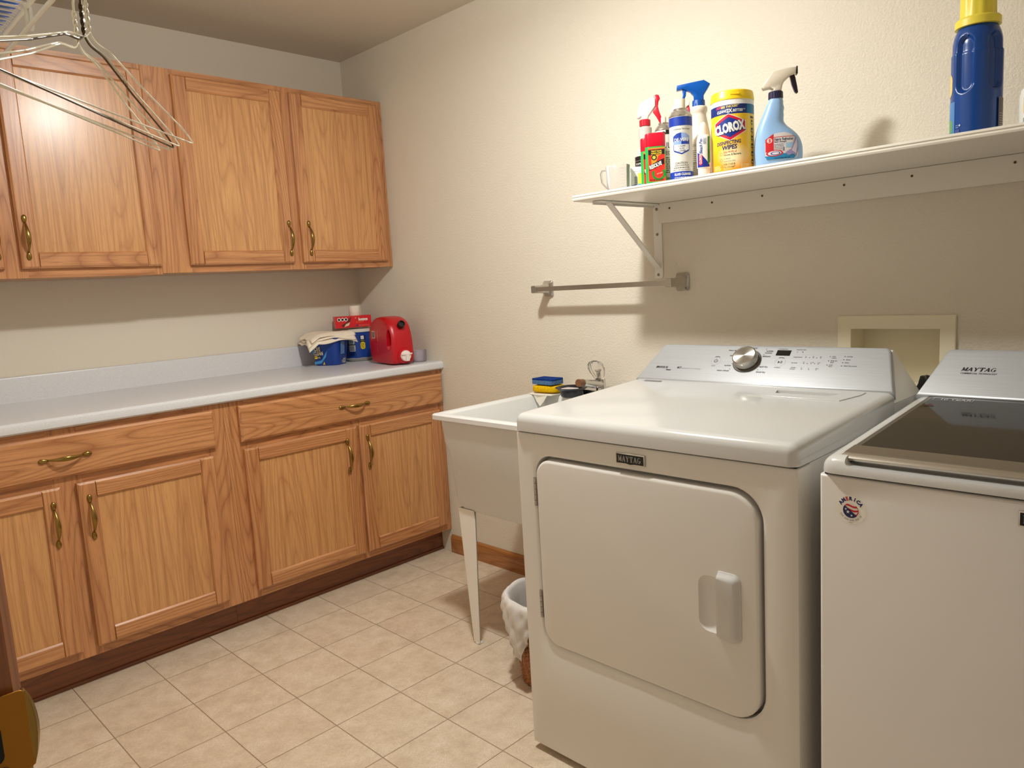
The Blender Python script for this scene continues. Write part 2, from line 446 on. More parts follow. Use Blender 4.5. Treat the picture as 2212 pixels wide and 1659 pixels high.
# ================================================================== ROOM SHELL
XL, YF, H = -2.105, -3.72, 2.374
mb = MB(); mb.box(XL-1.3, 0.12, YF-0.12, 0.12, -0.05, 0); struct('floor', mb, floor_m, smooth=0)
mb = MB(); mb.box(XL-1.3, 0.12, YF-0.12, 0.12, H, H+0.05); struct('ceiling', mb, ceil_m, smooth=0)
mb = MB(); mb.box(XL-0.12, 0.12, 0, 0.12, 0, H); struct('wall_back', mb, back_m, smooth=0)
mb = MB(); mb.box(XL-0.12, 0.12, YF-0.12, YF, 0, H); struct('wall_front', mb, back_m, smooth=0)
# right wall with the washer supply box opening
by0, by1, bz0, bz1 = -2.676, -2.448, 0.905, 1.064
mb = MB()
mb.box(0, 0.12, YF, by0, 0, H); mb.box(0, 0.12, by1, 0, 0, H)
mb.box(0, 0.12, by0, by1, 0, bz0); mb.box(0, 0.12, by0, by1, bz1, H); mb.box(0.1, 0.12, by0, by1, bz0, bz1)
bmesh.ops.remove_doubles(mb.bm, verts=mb.bm.verts[:], dist=1e-5)
struct('wall_right', mb, wall_m, smooth=0)
# left wall with the doorway the photographer stands in
DJ = -2.752
mb = MB(); mb.box(XL-0.115, XL, DJ+0.02, 0, 0, H); mb.box(XL-0.115, XL, YF, DJ-0.85, 0, H); mb.box(XL-0.115, XL, DJ-0.85, DJ+0.02, 2.06, H)
struct('wall_left', mb, back_m, smooth=0)
# door jamb and casing
mb = MB()
mb.box(XL-0.118, XL+0.002, DJ, DJ+0.02, 0, 2.05)                 # jamb
mb.box(XL-0.085, XL-0.05, DJ-0.011, DJ, 0, 2.05)                 # stop
for a, b in ((XL, XL+0.016),):
    prof = [(0, 0.003), (0.008, 0.0), (0.02, 0.005), (0.03, 0.003), (0.05, 0.0), (0.062, 0.004)]
    rs = []
    for z in (0, 2.05):
        rs.append([(a, DJ+0.004, z), (b-0.006, DJ+0.004, z), (b-0.001, DJ+0.01, z), (b, DJ+0.03, z), (b-0.004, DJ+0.04, z), (b-0.006, DJ+0.06, z), (a, DJ+0.062, z)])
    mb.rings(rs)
jamb = struct('trim_1', mb, oak('oak_door_jamb', 'z', (176, 108, 58), (160, 94, 48), (116, 64, 30), 0.4), smooth=30)
mb = MB()
zc = 1.0005
pl = rrect(XL-0.034, XL+0.0145, zc-0.0245, zc+0.0245, 0.003, 3)
mb.prism(pl, DJ-0.0018, DJ-0.0001, ax='y')
# curled lip that bulges past the jamb edge
rs = []
for i in range(9):
    a = i/8; z = zc - 0.0235 + 0.047*a; ex = 0.0055*math.sin(PI*a)**0.7+0.0005
    rs.append([(XL+0.0135, DJ-0.0018, z), (XL+0.0145+ex*0.6, DJ-0.001, z), (XL+0.0145+ex, DJ+0.003, z), (XL+0.0125+ex, DJ+0.004, z), (XL+0.013+ex*0.5, DJ+0.0016, z), (XL+0.0125, DJ-0.0005, z)])
mb.rings(rs, mi=1)
sp_ = finish('strike_plate', mb, [strike_brass, brass], jamb, smooth=40, bevel=0.0006); sp_['label'] = 'brass strike plate with curled lip'
mb = MB(); mb.prism(rrect(XL-0.022, XL+0.0005, zc-0.0145, zc+0.009, 0.004, 3), DJ-0.0022, DJ-0.0002, ax='y')
finish('latch_hole_shade', mb, painted_shade, sp_, smooth=30)  # dark slab painted in place of the shade inside the hole
mb = MB(); mb.lathe([(0.0034, 0.0018), (0.003, 0.003), (0.001, 0.0034)], (XL-0.001, DJ, zc-0.0205), 14, axis='y'); finish('screw', mb, screw_m, sp_)
# baseboard on the right wall and shoe strip
mb = MB()
mb.rings([[(-0.0005, y, 0), (-0.013, y, 0), (-0.013, y, 0.066), (-0.010, y, 0.076), (-0.005, y, 0.084), (-0.0005, y, 0.085)] for y in (-0.612, YF)])
struct('baseboard_right', mb, oakY, smooth=30)

# ================================================================== CABINETS
def handle_mesh():
    mb = MB(); n = 28; pts = []; rad = []
    L = 0.05
    for i in range(n+1):
        a = i/n; z = -L + 2*L*a; y = -0.004 - 0.024*math.sin(PI*a)**0.8
        pts.append((0, y, z)); w_ = 0.003+0.0046*math.sin(PI*a)**1.6; rad.append((0.0026+0.001*math.sin(PI*a), w_))
    P = [Vector(p) for p in pts]; rs = []
    for i, p in enumerate(P):
        d = (P[min(i+1, n)]-P[max(i-1, 0)]).normalized(); a = Vector((1,0,0)); b = d.cross(a)
        rb, ra = rad[i]
        rs.append([p + a*ra*math.cos(2*PI*k/12) + b*rb*math.sin(2*PI*k/12) for k in range(12)])
    mb.rings(rs)
    for s in (-1, 1):       # rounded tear-drop feet
        rs = []
        for r, y in ((1.0, 0), (1.0, -0.003), (0.85, -0.0056), (0.5, -0.0072), (0.1, -0.0078)):
            ring = []
            for k in range(20):
                a = 2*PI*k/20; zz = math.sin(a); wd = 0.0072*(1-0.28*zz*(1 if s > 0 else -1)*-1)
                ring.append((r*wd*math.cos(a), y, s*0.0605 + r*0.0148*zz))
            rs.append(ring)
        mb.rings(rs)
    bmesh.ops.recalc_face_normals(mb.bm, faces=mb.bm.faces[:])
    me = bpy.data.meshes.new('handle'); mb.bm.to_mesh(me); mb.bm.free(); me.materials.append(brass)
    for p in me.polygons: p.use_smooth = True
    return me
HM = handle_mesh()
def handle(parent, x, y, z, level=False):
    o = bpy.data.objects.new('handle', HM); COL.objects.link(o); o.parent = parent
    inv = wm(parent).inverted(); o.location = inv @ Vector((x, y, z))
    if level: o.rotation_euler = (0, PI/2, 0)
    return o
def cab_door(parent, x0, x1, z0, z1, yb, yf, hx=None, hz=None):
    mb = MB(); s = 0.054; c = 0.0065
    mb.board(x0, x0+s, z0, z1, yb, yf, (1,.6,1,1), c, 0); mb.board(x1-s, x1, z0, z1, yb, yf, (.6,1,1,1), c, 0)
    mb.board(x0+s-0.0001, x1-s+0.0001, z0, z0+s, yb, yf+0.0004, (0,0,1,.8), c, 1)
    mb.board(x0+s-0.0001, x1-s+0.0001, z1-s, z1, yb, yf+0.0004, (0,0,.8,1), c, 1)
    mb.box(x0+s, x1-s, yf+0.0085, yb-0.001, z0+s, z1-s, 2)
    d = finish('door', mb, [oakV, oakH, oakP], parent, smooth=20)
    if hx is not None: handle(d, hx, yf, hz)
    return d
def cab_drawer(parent, x0, x1, z0, z1, yb, yf, hx):
    mb = MB(); mb.board(x0, x1, z0, z1, yb, yf, (1,1,1,1), 0.008, 0)
    d = finish('drawer', mb, [oakH], parent, smooth=20); handle(d, hx, yf, (z0+z1)/2-0.004, True); return d
def face_frame(mb, x0, x1, z0, z1, yf, yb, stiles, rails):
    for a, b in stiles: mb.box(a, b, yf, yb, z0, z1, 0)
    for k, (a, b) in enumerate(rails): mb.box(x0+0.001, x1-0.001, yf+0.0003, yb, a, b, 1)
def box_body(mb, x0, x1, y0, y1, z0, z1, th=0.014, mi=0):
    mb.box(x0, x0+th, y0, y1, z0, z1, mi); mb.box(x1-th, x1, y0, y1, z0, z1, mi)
    mb.box(x0+th, x1-th, y0, y1, z0, z0+th, mi); mb.box(x0+th, x1-th, y0, y1, z1-th, z1, mi); mb.box(x0+th, x1-th, y1-0.006, y1, z0+th, z1-th, mi)
YB, YD = -0.61, -0.6305
for (X0, X1, lab, drw, doors, st) in (
    (-1.0345, -0.0015, 'oak base cabinet with one drawer and two doors, next to the utility sink', (-0.983, -0.012, -0.49),
     ((-0.977, -0.488, -0.540), (-0.474, -0.036, -0.441)), ((-1.0345, -0.955), (-0.505, -0.455), (-0.055, -0.0015))),
    (-2.1035, -1.0355, 'oak base cabinet with one drawer and two doors, under the left end of the countertop', (-2.04, -1.078, -1.558),
     ((-2.045, -1.582, -1.609), (-1.536, -1.090, -1.507)), ((-2.1035, -2.02), (-1.6, -1.515), (-1.11, -1.0355)))):
    t_ = thing('base_cabinet', lab, 'cabinet', ((X0+X1)/2, -0.3, 0))
    mb = MB(); box_body(mb, X0, X1, YB+0.019, -0.004, 0.114, 0.874); finish('body', mb, oakV, t_, smooth=0)
    mb = MB(); face_frame(mb, X0, X1, 0.114, 0.875, YB, YB+0.0185, st, ((0.114, 0.158), (0.675, 0.735), (0.84, 0.875)))
    finish('face_frame', mb, [oakV, oakH], t_, smooth=0)
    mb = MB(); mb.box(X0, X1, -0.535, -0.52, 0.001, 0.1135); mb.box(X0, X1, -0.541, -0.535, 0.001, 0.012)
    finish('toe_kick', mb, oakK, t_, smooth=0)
    cab_drawer(t_, drw[0], drw[1], 0.722, 0.857, YB-0.0005, YD, drw[2])
    for a, b, hx in doors: cab_door(t_, a, b, 0.145, 0.694, YB-0.0005, YD, hx, 0.578)
YU, YUD = -0.305, -0.3255
for (X0, X1, z0, lab, doors, st) in (
    (-1.0735, -0.0015, 1.3615, 'oak wall cabinet with two doors, in the corner against the side wall',
     ((-0.969, -0.523, -0.541), (-0.481, -0.036, -0.446)), ((-1.0735, -0.95), (-0.54, -0.465), (-0.052, -0.0015))),
    (-2.1035, -1.0745, 1.3575, 'oak wall cabinet partly hidden behind the wire hangers',
     ((-2.045, -1.580, -1.597), (-1.533, -1.0765, -1.510)), ((-2.1035, -2.02), (-1.6, -1.515), (-1.10, -1.0745)))):
    t_ = thing('wall_cabinet', lab, 'cabinet', ((X0+X1)/2, -0.15, z0))
    mb = MB(); box_body(mb, X0, X1, YU+0.019, -0.004, z0+0.002, 2.121); finish('body', mb, oakV, t_, smooth=0)
    mb = MB(); face_frame(mb, X0, X1, z0, 2.122, YU, YU+0.0185, st, ((z0, z0+0.042), (2.08, 2.122)))
    finish('face_frame', mb, [oakV, oakH], t_, smooth=0)
    for a, b, hx in doors: cab_door(t_, a, b, 1.389, 2.101, YU-0.0005, YUD, hx, 1.492)

ct = thing('countertop', 'long pale grey laminate countertop with backsplash over the oak base cabinets', 'countertop', (-1.05, -0.3, 0.876))
mb = MB()
prof = [(-0.002, 0.877), (-0.61, 0.877), (-0.626, 0.878), (-0.6325, 0.884), (-0.6335, 0.895), (-0.631, 0.906), (-0.624, 0.913), (-0.612, 0.9155), (-0.60, 0.9145), (-0.02, 0.9145), (-0.002, 0.9145)]
mb.rings([[(x, a, b) for a, b in prof] for x in (XL+0.001, -0.001)]); finish('worktop', mb, lam_m, ct, smooth=30)
mb = MB()
prof = [(-0.002, 0.9148), (-0.0215, 0.9148), (-0.0205, 0.918), (-0.0205, 1.003), (-0.0185, 1.0085), (-0.015, 1.010), (-0.002, 1.010)]
mb.rings([[(x, a, b) for a, b in prof] for x in (XL+0.001, -0.001)]); finish('backsplash', mb, lam_m, ct, smooth=30)

# ================================================================== DRYER AND WASHER
XF = -0.856
def badge(parent, yc, zc_):
    mb = MB()
    w_, h = 0.0385, 0.0125
    out = [(yc+w_, zc_-h), (yc+w_, zc_+h), (yc+0.012, zc_+h), (yc, zc_+h+0.0012), (yc-0.012, zc_+h), (yc-w_, zc_+h), (yc-w_, zc_-h), (yc-0.012, zc_-h), (yc, zc_-h-0.0022), (yc+0.012, zc_-h)]
    mb.prism(out, XF-0.0005, XF-0.0045, ax='x', ins=0.0012); b = finish('badge', mb, chrome, parent)
    L = Label(0.0002)
    L.poly([(-0.036, -0.0102), (-0.012, -0.0102), (0, -0.012), (0.012, -0.0102), (0.036, -0.0102), (0.036, 0.0102), (-0.036, 0.0102)], C(12, 12, 14), 1)
    serif_word(L, 'MAYTAG', -0.0318, -0.0062, 0.0125, C(172, 172, 170, rough=0.3, metal=0.6), 2, wf=0.72, gap=0.13, bold=0.17)
    L.onplane((XF-0.0047, yc, zc_), (0,-1,0), (0,0,1)); L.done('lettering', b, True)
def control_panel(parent, yl, wd, s=0.036, label=None):
    # tilted panel; u runs along -y, v up the slope
    O = Vector((-0.333, yl, 0.936)); U_ = Vector((0,-1,0)); V_ = Vector((0.106,0,0.098)).normalized(); N = U_.cross(V_)
    if N.x > 0: N = -N
    hgt = 0.1445
    def outl(k):        # trapezoid with rounded upper corners
        r = 0.018
        pts = [(-0.0+k, 0+k), (wd-k, 0+k)]
        for cx, sgn in ((wd-s-r, 1), (s+r, -1)):
            arc = [(cx+sgn*(r-k)*math.cos(math.radians(a)), hgt-r+(r-k)*math.sin(math.radians(a))) for a in (8, 26, 45, 64, 82, 90)]
            pts += arc if sgn > 0 else arc[::-1]
        return pts
    def P(p, d): return O + U_*p[0] + V_*p[1] + N*d
    mb = MB()
    fr = []
    for k, d in ((0.0, -0.02), (0.0, -0.004), (0.0012, 0.0005), (0.004, 0.0032), (0.008, 0.004)):
        fr.append([P(p, d) for p in outl(k)])
    mb.rings(fr); pan = finish('control_panel', mb, silver_m, parent, smooth=50)
    # white housing behind the panel
    mb = MB()
    b0 = [(-0.320, yl-0.004, 0.912), (-0.320, yl-wd+0.004, 0.912), (-0.195, yl-wd+0.002, 0.912), (-0.13, yl-wd+0.002, 0.912), (-0.13, yl-0.002, 0.912), (-0.195, yl-0.002, 0.912)]
    t0 = [(-0.222, yl-s-0.004, 1.026), (-0.222, yl-wd+s+0.004, 1.026), (-0.214, yl-wd+s+0.004, 1.028), (-0.205, yl-wd+s+0.004, 1.022), (-0.205, yl-s-0.004, 1.022), (-0.214, yl-s-0.004, 1.028)]
    mb.rings([b0, t0]); finish('console_housing', mb, white_plastic, parent, smooth=30)
    return pan, O, U_, V_, N
def top_cap(yl, wd, xf=-0.862, xb=-0.318, zf=0.919, zb=0.938, zbot=0.8750, r=0.02):
    mb = MB()
    mb.hexa([(xf,yl-wd,zbot),(xf,yl,zbot),(xb,yl,zbot),(xb,yl-wd,zbot),(xf,yl-wd,zf),(xf,yl,zf),(xb,yl,zb+0.002),(xb,yl-wd,zb+0.002)])
    # ease the deck down towards the front edge
    mb.bevel(lambda m_, d: (m_.z > 0.9 and (m_.x < xf+0.01 or m_.y > yl-0.01 or m_.y < yl-wd+0.01)) or (abs(d.z) > 0.9 and m_.x < xf+0.01), r, 5)
    mb.box(-0.33, -0.12, yl-wd+0.001, yl-0.001, zbot, 0.9115)
    return mb

DY0, DW = -1.934, 0.735
dr = thing('clothes_dryer', 'white front-loading dryer with square side-hinged door, next to the utility sink', 'dryer', (-0.49, DY0-DW/2, 0))
mb = MB(); mb.box(-0.80, -0.125, DY0-DW+0.002, DY0-0.002, 0.022, 0.8725); finish('cabinet_body', mb, front_enamel, dr, bevel=0.002)
mb = MB(); mb.box(XF+0.006, -0.13, DY0-DW+0.006, DY0-0.006, 0.8705, 0.8750); finish('seam_shade', mb, painted_shade, dr, smooth=0)  # dark strip in place of the shade between cap and body
# front panel with door opening
mb = MB(); r_ = 0.012
yo0, yo1 = DY0-DW, DY0
door_y0, door_y1, door_z0, door_z1 = -2.590, -1.999, 0.324, 0.808
rad = (0.045, 0.062, 0.066, 0.05)     # in (y up, z up) order: corners (y1,z1),(y0,z1),(y0,z0),(y1,z0)
NN = 8
def ringp(g, x, rr=None): return [(x, a, b) for a, b in rrect(door_y0-g, door_y1+g, door_z0-g, door_z1+g, rr or tuple(q+g for q in rad), NN)]
def openp(g, x):     # the opening sits a little high and wide of the door
    return [(x, a, b) for a, b in rrect(door_y0-g-0.0045, door_y1+g+0.002, door_z0-g, door_z1+g+0.0065, tuple(q+g+0.002 for q in rad), NN)]
def outer(x, k): return [(x, a, b) for a, b in rrect(yo0+k, yo1-k, 0.018+k, 0.8715-k, 0.004, NN)]
mb.rings([outer(-0.8005, 0), outer(XF+0.008, 0), outer(XF+0.0025, 0.0015), outer(XF, 0.007),
          openp(0.012, XF), openp(0.007, XF+0.0012), openp(0.0035, XF+0.0045), openp(0.0025, XF+0.038), ringp(-0.02, XF+0.0385)], cap0=True, cap1=True)
fp = finish('front_panel', mb, front_enamel, dr, smooth=40)
mb = MB()
mb.rings([ringp(0.0, XF+0.0375), ringp(0.0, XF+0.002), ringp(-0.0012, XF-0.001), ringp(-0.004, XF-0.003), ringp(-0.008, XF-0.0036)])
door = finish('door', mb, front_enamel, dr, smooth=40)
# finger scoop pressed into the door
mb = MB(); rs = []
for k, x in ((1.0, XF-0.02), (1.0, XF-0.004), (0.9, XF+0.0005), (0.72, XF+0.005), (0.5, XF+0.0075)):
    cy, cz, hy, hz = -2.492, 0.559, 0.038*k, 0.062*(0.25+0.75*k)
    rs.append([(x, a, b) for a, b in rrect(cy-hy, cy+hy, cz-hz, cz+hz, min(hy, hz)*0.62, 5)])
mb.rings(rs); boolean(door, mb)
mb = MB()
hy0, hy1, hz0, hz1 = -2.5525, -2.502, 0.489, 0.637
rs = []
for k, x in ((0, XF-0.003), (0, XF-0.0055), (0.002, XF-0.007)):
    rs.append([(x, a, b) for a, b in rrect(hy0+k, hy1, hz0+k, hz1-k, (0.0015, 0.018-k, 0.018-k, 0.0015), 5)])
for k, x in ((0.003, XF-0.0075), (0.007, XF-0.014), (0.012, XF-0.018)):
    rs.append([(x, a, b) for a, b in rrect(hy0+k, hy1-0.001, hz0+k, hz1-k, (0.0015, 0.014-k*0.4, 0.014-k*0.4, 0.0015), 5)])
mb.rings(rs); finish('handle', mb, white_enamel, door, smooth=40)
for hz_ in (0.722, 0.425):
    mb = MB()
    for q in range(5):
        z = hz_-0.036+q*0.0146; mb.lathe([(0.003, z), (0.0034, z+0.0005), (0.0034, z+0.0132), (0.003, z+0.0138)], (XF-0.0022, -1.9935, 0), 12)
    mb.box(XF-0.0015, XF+0.003, -1.9985, -1.989, hz_-0.036, hz_+0.037)
    h_ = finish('hinge', mb, steel_m, door); h_['label'] = 'small steel hinge'
badge(dr, -2.291, 0.8435)
mb = top_cap(DY0, DW); cap = finish('top_panel', mb, white_enamel, dr, smooth=50)
# lint screen recess
mb = MB(); mb.hexa([(-0.412,-2.415,0.925),(-0.412,-2.55,0.925),(-0.378,-2.56,0.925),(-0.378,-2.405,0.925),(-0.412,-2.415,0.96),(-0.412,-2.55,0.96),(-0.378,-2.56,0.96),(-0.378,-2.405,0.96)])
boolean(cap, mb)
mb = MB(); zt = lambda x: 0.919+(x+0.862)/(0.544)*0.021
pts = [(-0.462,-2.365),(-0.462,-2.592),(-0.385,-2.612),(-0.352,-2.612),(-0.352,-2.60),(-0.384,-2.60),(-0.455,-2.582),(-0.455,-2.365)]
L1 = [mb.bm.verts.new((x, y, zt(x)-0.002)) for x, y in pts]; L2 = [mb.bm.verts.new((x, y, zt(x)+0.0022)) for x, y in pts]
for i in range(len(pts)):
    j = (i+1) % len(pts); mb.face([L1[i], L1[j], L2[j], L2[i]])
mb.face(L2); mb.face(L1[::-1]); finish('lint_screen_lid', mb, white_enamel, dr, smooth=0, bevel=0.0008)
L = Label(0.0003); L.poly([(0,0),(0.062,0),(0.055,0.016),(0.0,0.016)], C(120, 120, 122)); L.lines(0.008, 0.011, 0.04, 2, 0.006, 0.002, C(190, 190, 190), 2, 3)
L.onplane((-0.362, -1.985, zt(-0.362)+0.0004), (0,-1,0), (1,0,0.036)); L.done('instruction_sticker', dr, True)
pan, O, U_, V_, N = control_panel(dr, -1.937, 0.731)
# big cycle knob
def on_panel(u, v, d=0.0): return O + U_*u + V_*v + N*(0.0042+d)
kc = on_panel(0.333, 0.083)
def knobring(r, d, n=48): return [(r*math.cos(2*PI*i/n), r*math.sin(2*PI*i/n), d) for i in range(n)]
spun = mat('spun_steel_face', (196, 194, 188), 0.3, metal=1.0, Anisotropic=0.9)
t = NT(spun); tg = t.n('ShaderNodeTangent'); tg.direction_type = 'RADIAL'; tg.axis = 'Z'; t.l(tg.outputs[0], t.b.inputs['Tangent'])
mb = MB(); mb.rings([knobring(0.040, 0), knobring(0.040, 0.0015), knobring(0.038, 0.003), knobring(0.030, 0.0032)], mi=0)
mb.rings([knobring(0.0335, 0.003), knobring(0.0335, 0.024), knobring(0.0325, 0.0258), knobring(0.0305, 0.0268), knobring(0.030, 0.0262), knobring(0.012, 0.0262), knobring(0.0004, 0.0262)], mi=1, mis=[2,1,1,1,3,3,3])
kb = finish('cycle_knob', mb, [C(96, 90, 84), steel_m, steel_m, spun], pan, world=False, smooth=30)
kb.matrix_basis = wm(pan).inverted() @ (Matrix.Translation(kc) @ Matrix((U_, V_, N)).transposed().to_4x4())
L = Label(0.0003); D_ = C(46, 46, 48)
def tx(s, u, v, size=0.0072, m=D_, **kw): L.text(s, u, v, size, m, 1, **kw)
L.text('BRAVOS XL', 0.053, 0.0465, 0.0105, INK, 1, bold=0.03, shear=0.25, sx=0.80, space=0.92); L.text('steam', 0.090, 0.0385, 0.0085, INK, 1, bold=0.02, shear=0.2, sx=0.85)
L.text('MCT', 0.125, 0.0475, 0.0095, INK, 1, bold=0.03, sx=0.7); L.text('Maytag Commercial Technology', 0.140, 0.0475, 0.0058, GREY, 1, sx=0.82)
tx('power', 0.232, 0.0615, 0.0046)
for s, u, v, al in (('heavy duty', 0.293, 0.1195, 'RIGHT'), ('bulky', 0.289, 0.100, 'RIGHT'), ('sanitize', 0.291, 0.0635, 'RIGHT'), ('steam refresh', 0.292, 0.0445, 'RIGHT'),
                    ('normal', 0.327, 0.1295, 'LEFT'), ('wrinkle', 0.376, 0.1195, 'LEFT'), ('control', 0.374, 0.113, 'LEFT'), ('delicates', 0.371, 0.1005, 'LEFT'), ('rapid dry', 0.374, 0.0635, 'LEFT'), ('timed dry', 0.372, 0.0445, 'LEFT')):
    L.text(s, u, v, 0.0076, D_, 1, align=al, sx=0.88, bold=0.01)
for u, v in ((0.292, 0.1265), (0.291, 0.0715), (0.291, 0.0525), (0.373, 0.1275), (0.372, 0.108), (0.373, 0.0715), (0.373, 0.0535)): L.rect(u, v, u+0.0025, v+0.0018, D_, 1)
tx('estimated time', 0.4085, 0.1285, 0.0055, sx=0.8)
L.text('more/less time', 0.458, 0.1275, 0.0055, D_, 1, sx=0.8); L.rect(0.461, 0.1205, 0.4645, 0.1215, D_, 1); L.rect(0.4755, 0.1205, 0.4795, 0.1215, D_, 1); L.rect(0.477, 0.119, 0.478, 0.123, D_, 1)
tx('start/pause', 0.4165, 0.0640, 0.0048, sx=0.8)
for s, v in (('temperature', 0.1015), ('dry level', 0.0815)): tx(s, 0.458, v, 0.0058, sx=0.8)
tx('wrinkle', 0.462, 0.0655, 0.0055, sx=0.8); tx('prevent', 0.461, 0.0605, 0.0055, sx=0.8)
for row, (v, names) in enumerate(((0.1015, ('air', 'low', 'high')), (0.0815, ('less', 'normal', 'more')), (0.0615, ('off', 'on', 'steam')))):
    for i in range(5):
        u = 0.4905+i*0.0095
        if row == 2 and i % 2: continue
        L.rect(u, v, u+0.0028, v+0.0016, D_, 1)
        if i % 2 == 0: L.text(names[i//2], u-0.0015, v+0.0038, 0.0045, D_, 1, sx=0.75)
for s, v in (('static\nreduce', 0.107), ('damp dry\nsignal', 0.0925), ('audio\nlevel', 0.0785)):
    a, b = s.split('\n'); tx(a, 0.558, v, 0.0055, sx=0.8); tx(b, 0.558, v-0.0052, 0.0055, sx=0.8); L.rect(0.5515, v, 0.5545, v+0.0018, D_, 1)
for s, v in (('sensing', 0.108), ('steam', 0.0975), ('drum', 0.0875), ('check lint screen', 0.077)):
    tx(s, 0.5945, v, 0.0056, sx=0.85); L.rect(0.588, v+0.0005, 0.591, v+0.0022, D_, 1)
L.onplane(O+N*0.0042, U_, V_); L.done('lettering', pan, True)
L = Label(0.0003); L.rect(0.407, 0.107, 0.446, 0.126, C(14, 13, 12, rough=0.15), 1); L.onplane(O+N*0.0042, U_, V_); L.done('display', pan, True)
for bu, bv in ((0.239, 0.081), (0.427, 0.084)):
    L = Label(0.0003)
    L.ring(bu, bv, 0.0145, 0.0004, GREY, 1); L.ring(bu, bv, 0.0170, 0.0016, D_, 1, 62, 118, 8)
    if bu < 0.3: L.ring(bu, bv, 0.0058, 0.0014, INK, 1, 125, 415); L.rect(bu-0.0007, bv+0.001, bu+0.0007, bv+0.0075, INK, 1)
    else: L.poly([(0.4215, 0.0795), (0.4215, 0.0885), (0.427, 0.084)], INK, 1); L.rect(0.4285, 0.0795, 0.4298, 0.0885, INK, 1); L.rect(0.4315, 0.0795, 0.4328, 0.0885, INK, 1)
    L.onplane(O+N*0.0042, U_, V_); L.done('touch_button', pan, True)
for fx_ in (-0.80, -0.17):
    for fy_ in (DY0-0.05, DY0-DW+0.05):
        mb = MB(); mb.lathe([(0.018, 0.0005), (0.02, 0.004), (0.012, 0.012), (0.008, 0.022)], (fx_, fy_, 0), 16); finish('foot', mb, black_m, dr)

WY0, WW = -2.709, 0.70
ws = thing('washing_machine', 'white top-loading washer with dark glass lid, on the far right', 'washing machine', (-0.49, WY0-WW/2, 0))
mb = MB(); mb.box(XF, -0.125, WY0-WW, WY0, 0.022, 0.8695)
mb.bevel(lambda m_, d: m_.x < XF+0.01 and (abs(d.z) > 0.9 or (m_.z > 0.8)), 0.005, 3); finish('cabinet_body', mb, front_enamel, ws, smooth=50)
mb = MB(); mb.box(XF+0.008, -0.13, WY0-WW+0.006, WY0-0.006, 0.8695, 0.8742); finish('seam_shade', mb, painted_shade, ws, smooth=0)  # black strip: shade under the deck put in as colour
mb = top_cap(WY0-0.001, WW-0.002, xf=-0.861, zf=0.904, zb=0.934, zbot=0.8742, r=0.024)
deck = finish('top_deck', mb, white_enamel, ws, smooth=50)
dz = lambda x: 0.904+(x+0.861)/0.543*0.032
# shallow well for the lid
mb = MB(); ly0, ly1 = WY0-WW+0.03, WY0-0.031
mb.hexa([(-0.835,ly0,dz(-0.835)-0.014),(-0.835,ly1,dz(-0.835)-0.014),(-0.30,ly1,dz(-0.30)-0.014),(-0.30,ly0,dz(-0.30)-0.014),(-0.835,ly0,0.97),(-0.835,ly1,0.97),(-0.30,ly1,0.97),(-0.30,ly0,0.97)])
boolean(deck, mb)
mb = MB()       # cut the deck lip in front of the lid, where fingers go
mb.rings([[(x, a, b) for a, b in rrect(ly0+0.004, ly1-0.012, dz(-0.83)-0.017, dz(-0.83)+0.03, 0.012, 4)] for x in (-0.90, -0.82)])
boolean(deck, mb)
lid = MB(); g = 0.0025
def lidz(x, o=0.0): return dz(x)+0.0015+o
lx0, lx1 = -0.842, -0.335
lid.hexa([(lx0+0.03,ly0+g,lidz(lx0+0.03,-0.010)),(lx0+0.03,ly1-g,lidz(lx0+0.03,-0.010)),(lx1,ly1-g,lidz(lx1,-0.010)),(lx1,ly0+g,lidz(lx1,-0.010)),
          (lx0+0.03,ly0+g,lidz(lx0+0.03)),(lx0+0.03,ly1-g,lidz(lx0+0.03)),(lx1,ly1-g,lidz(lx1)),(lx1,ly0+g,lidz(lx1))])
lido = finish('lid', lid, C(120, 112, 100, rough=0.3, metal=0.6), ws, smooth=30, bevel=0.001)
mb = MB(); mb.hexa([(-0.775,ly0+0.012,lidz(-0.775,0.0001)),(-0.775,ly1-0.012,lidz(-0.775,0.0001)),(lx1+0.003,ly1-0.012,lidz(lx1,0.0001)),(lx1+0.003,ly0+0.012,lidz(lx1,0.0001)),
         (-0.775,ly0+0.012,lidz(-0.775,0.0012)),(-0.775,ly1-0.012,lidz(-0.775,0.0012)),(lx1+0.003,ly1-0.012,lidz(lx1,0.0012)),(lx1+0.003,ly0+0.012,lidz(lx1,0.0012))])
gl = finish('glass_panel', mb, glass_lid, lido, smooth=0)
mb = MB()       # steel front handle strip
pr = [(-0.7765, 0.0018), (-0.822, 0.0014), (-0.834, -0.0006), (-0.8405, -0.0055), (-0.8395, -0.0105), (-0.832, -0.0125), (-0.80, -0.0115), (-0.7765, -0.009)]
mb.rings([[(x, y, lidz(x, o)) for x, o in pr] for y in (ly0+g-0.001, ly1-g+0.001)]); finish('trim_strip', mb, steel_m, lido, smooth=35, bevel=0.001)
L = Label(0.0003)
for a in ((0,0,0.078,0.0013), (0,0,0.0013,0.026), (0.0,0.0247,0.078,0.026)): L.rect(*a, C(196, 196, 192, rough=0.3, metal=0.5))
L.rect(0.0767, 0, 0.078, 0.026, C(196, 196, 192, rough=0.3, metal=0.5)); L.text('10 YEAR', 0.0125, 0.006, 0.020, C(205, 205, 200, rough=0.3, metal=0.3), 1, bold=0.02, sx=0.85)
L.onplane((-0.372, -2.758, lidz(-0.372, 0.0013)), (0,-1,0), (1,0,0.054)); L.done('warranty_sticker', gl, True)
L = Label(0.0003); L.poly([(0.0, 0.0), (0.022, 0.0), (0.008, 0.024)], C(70, 30, 30), 1)
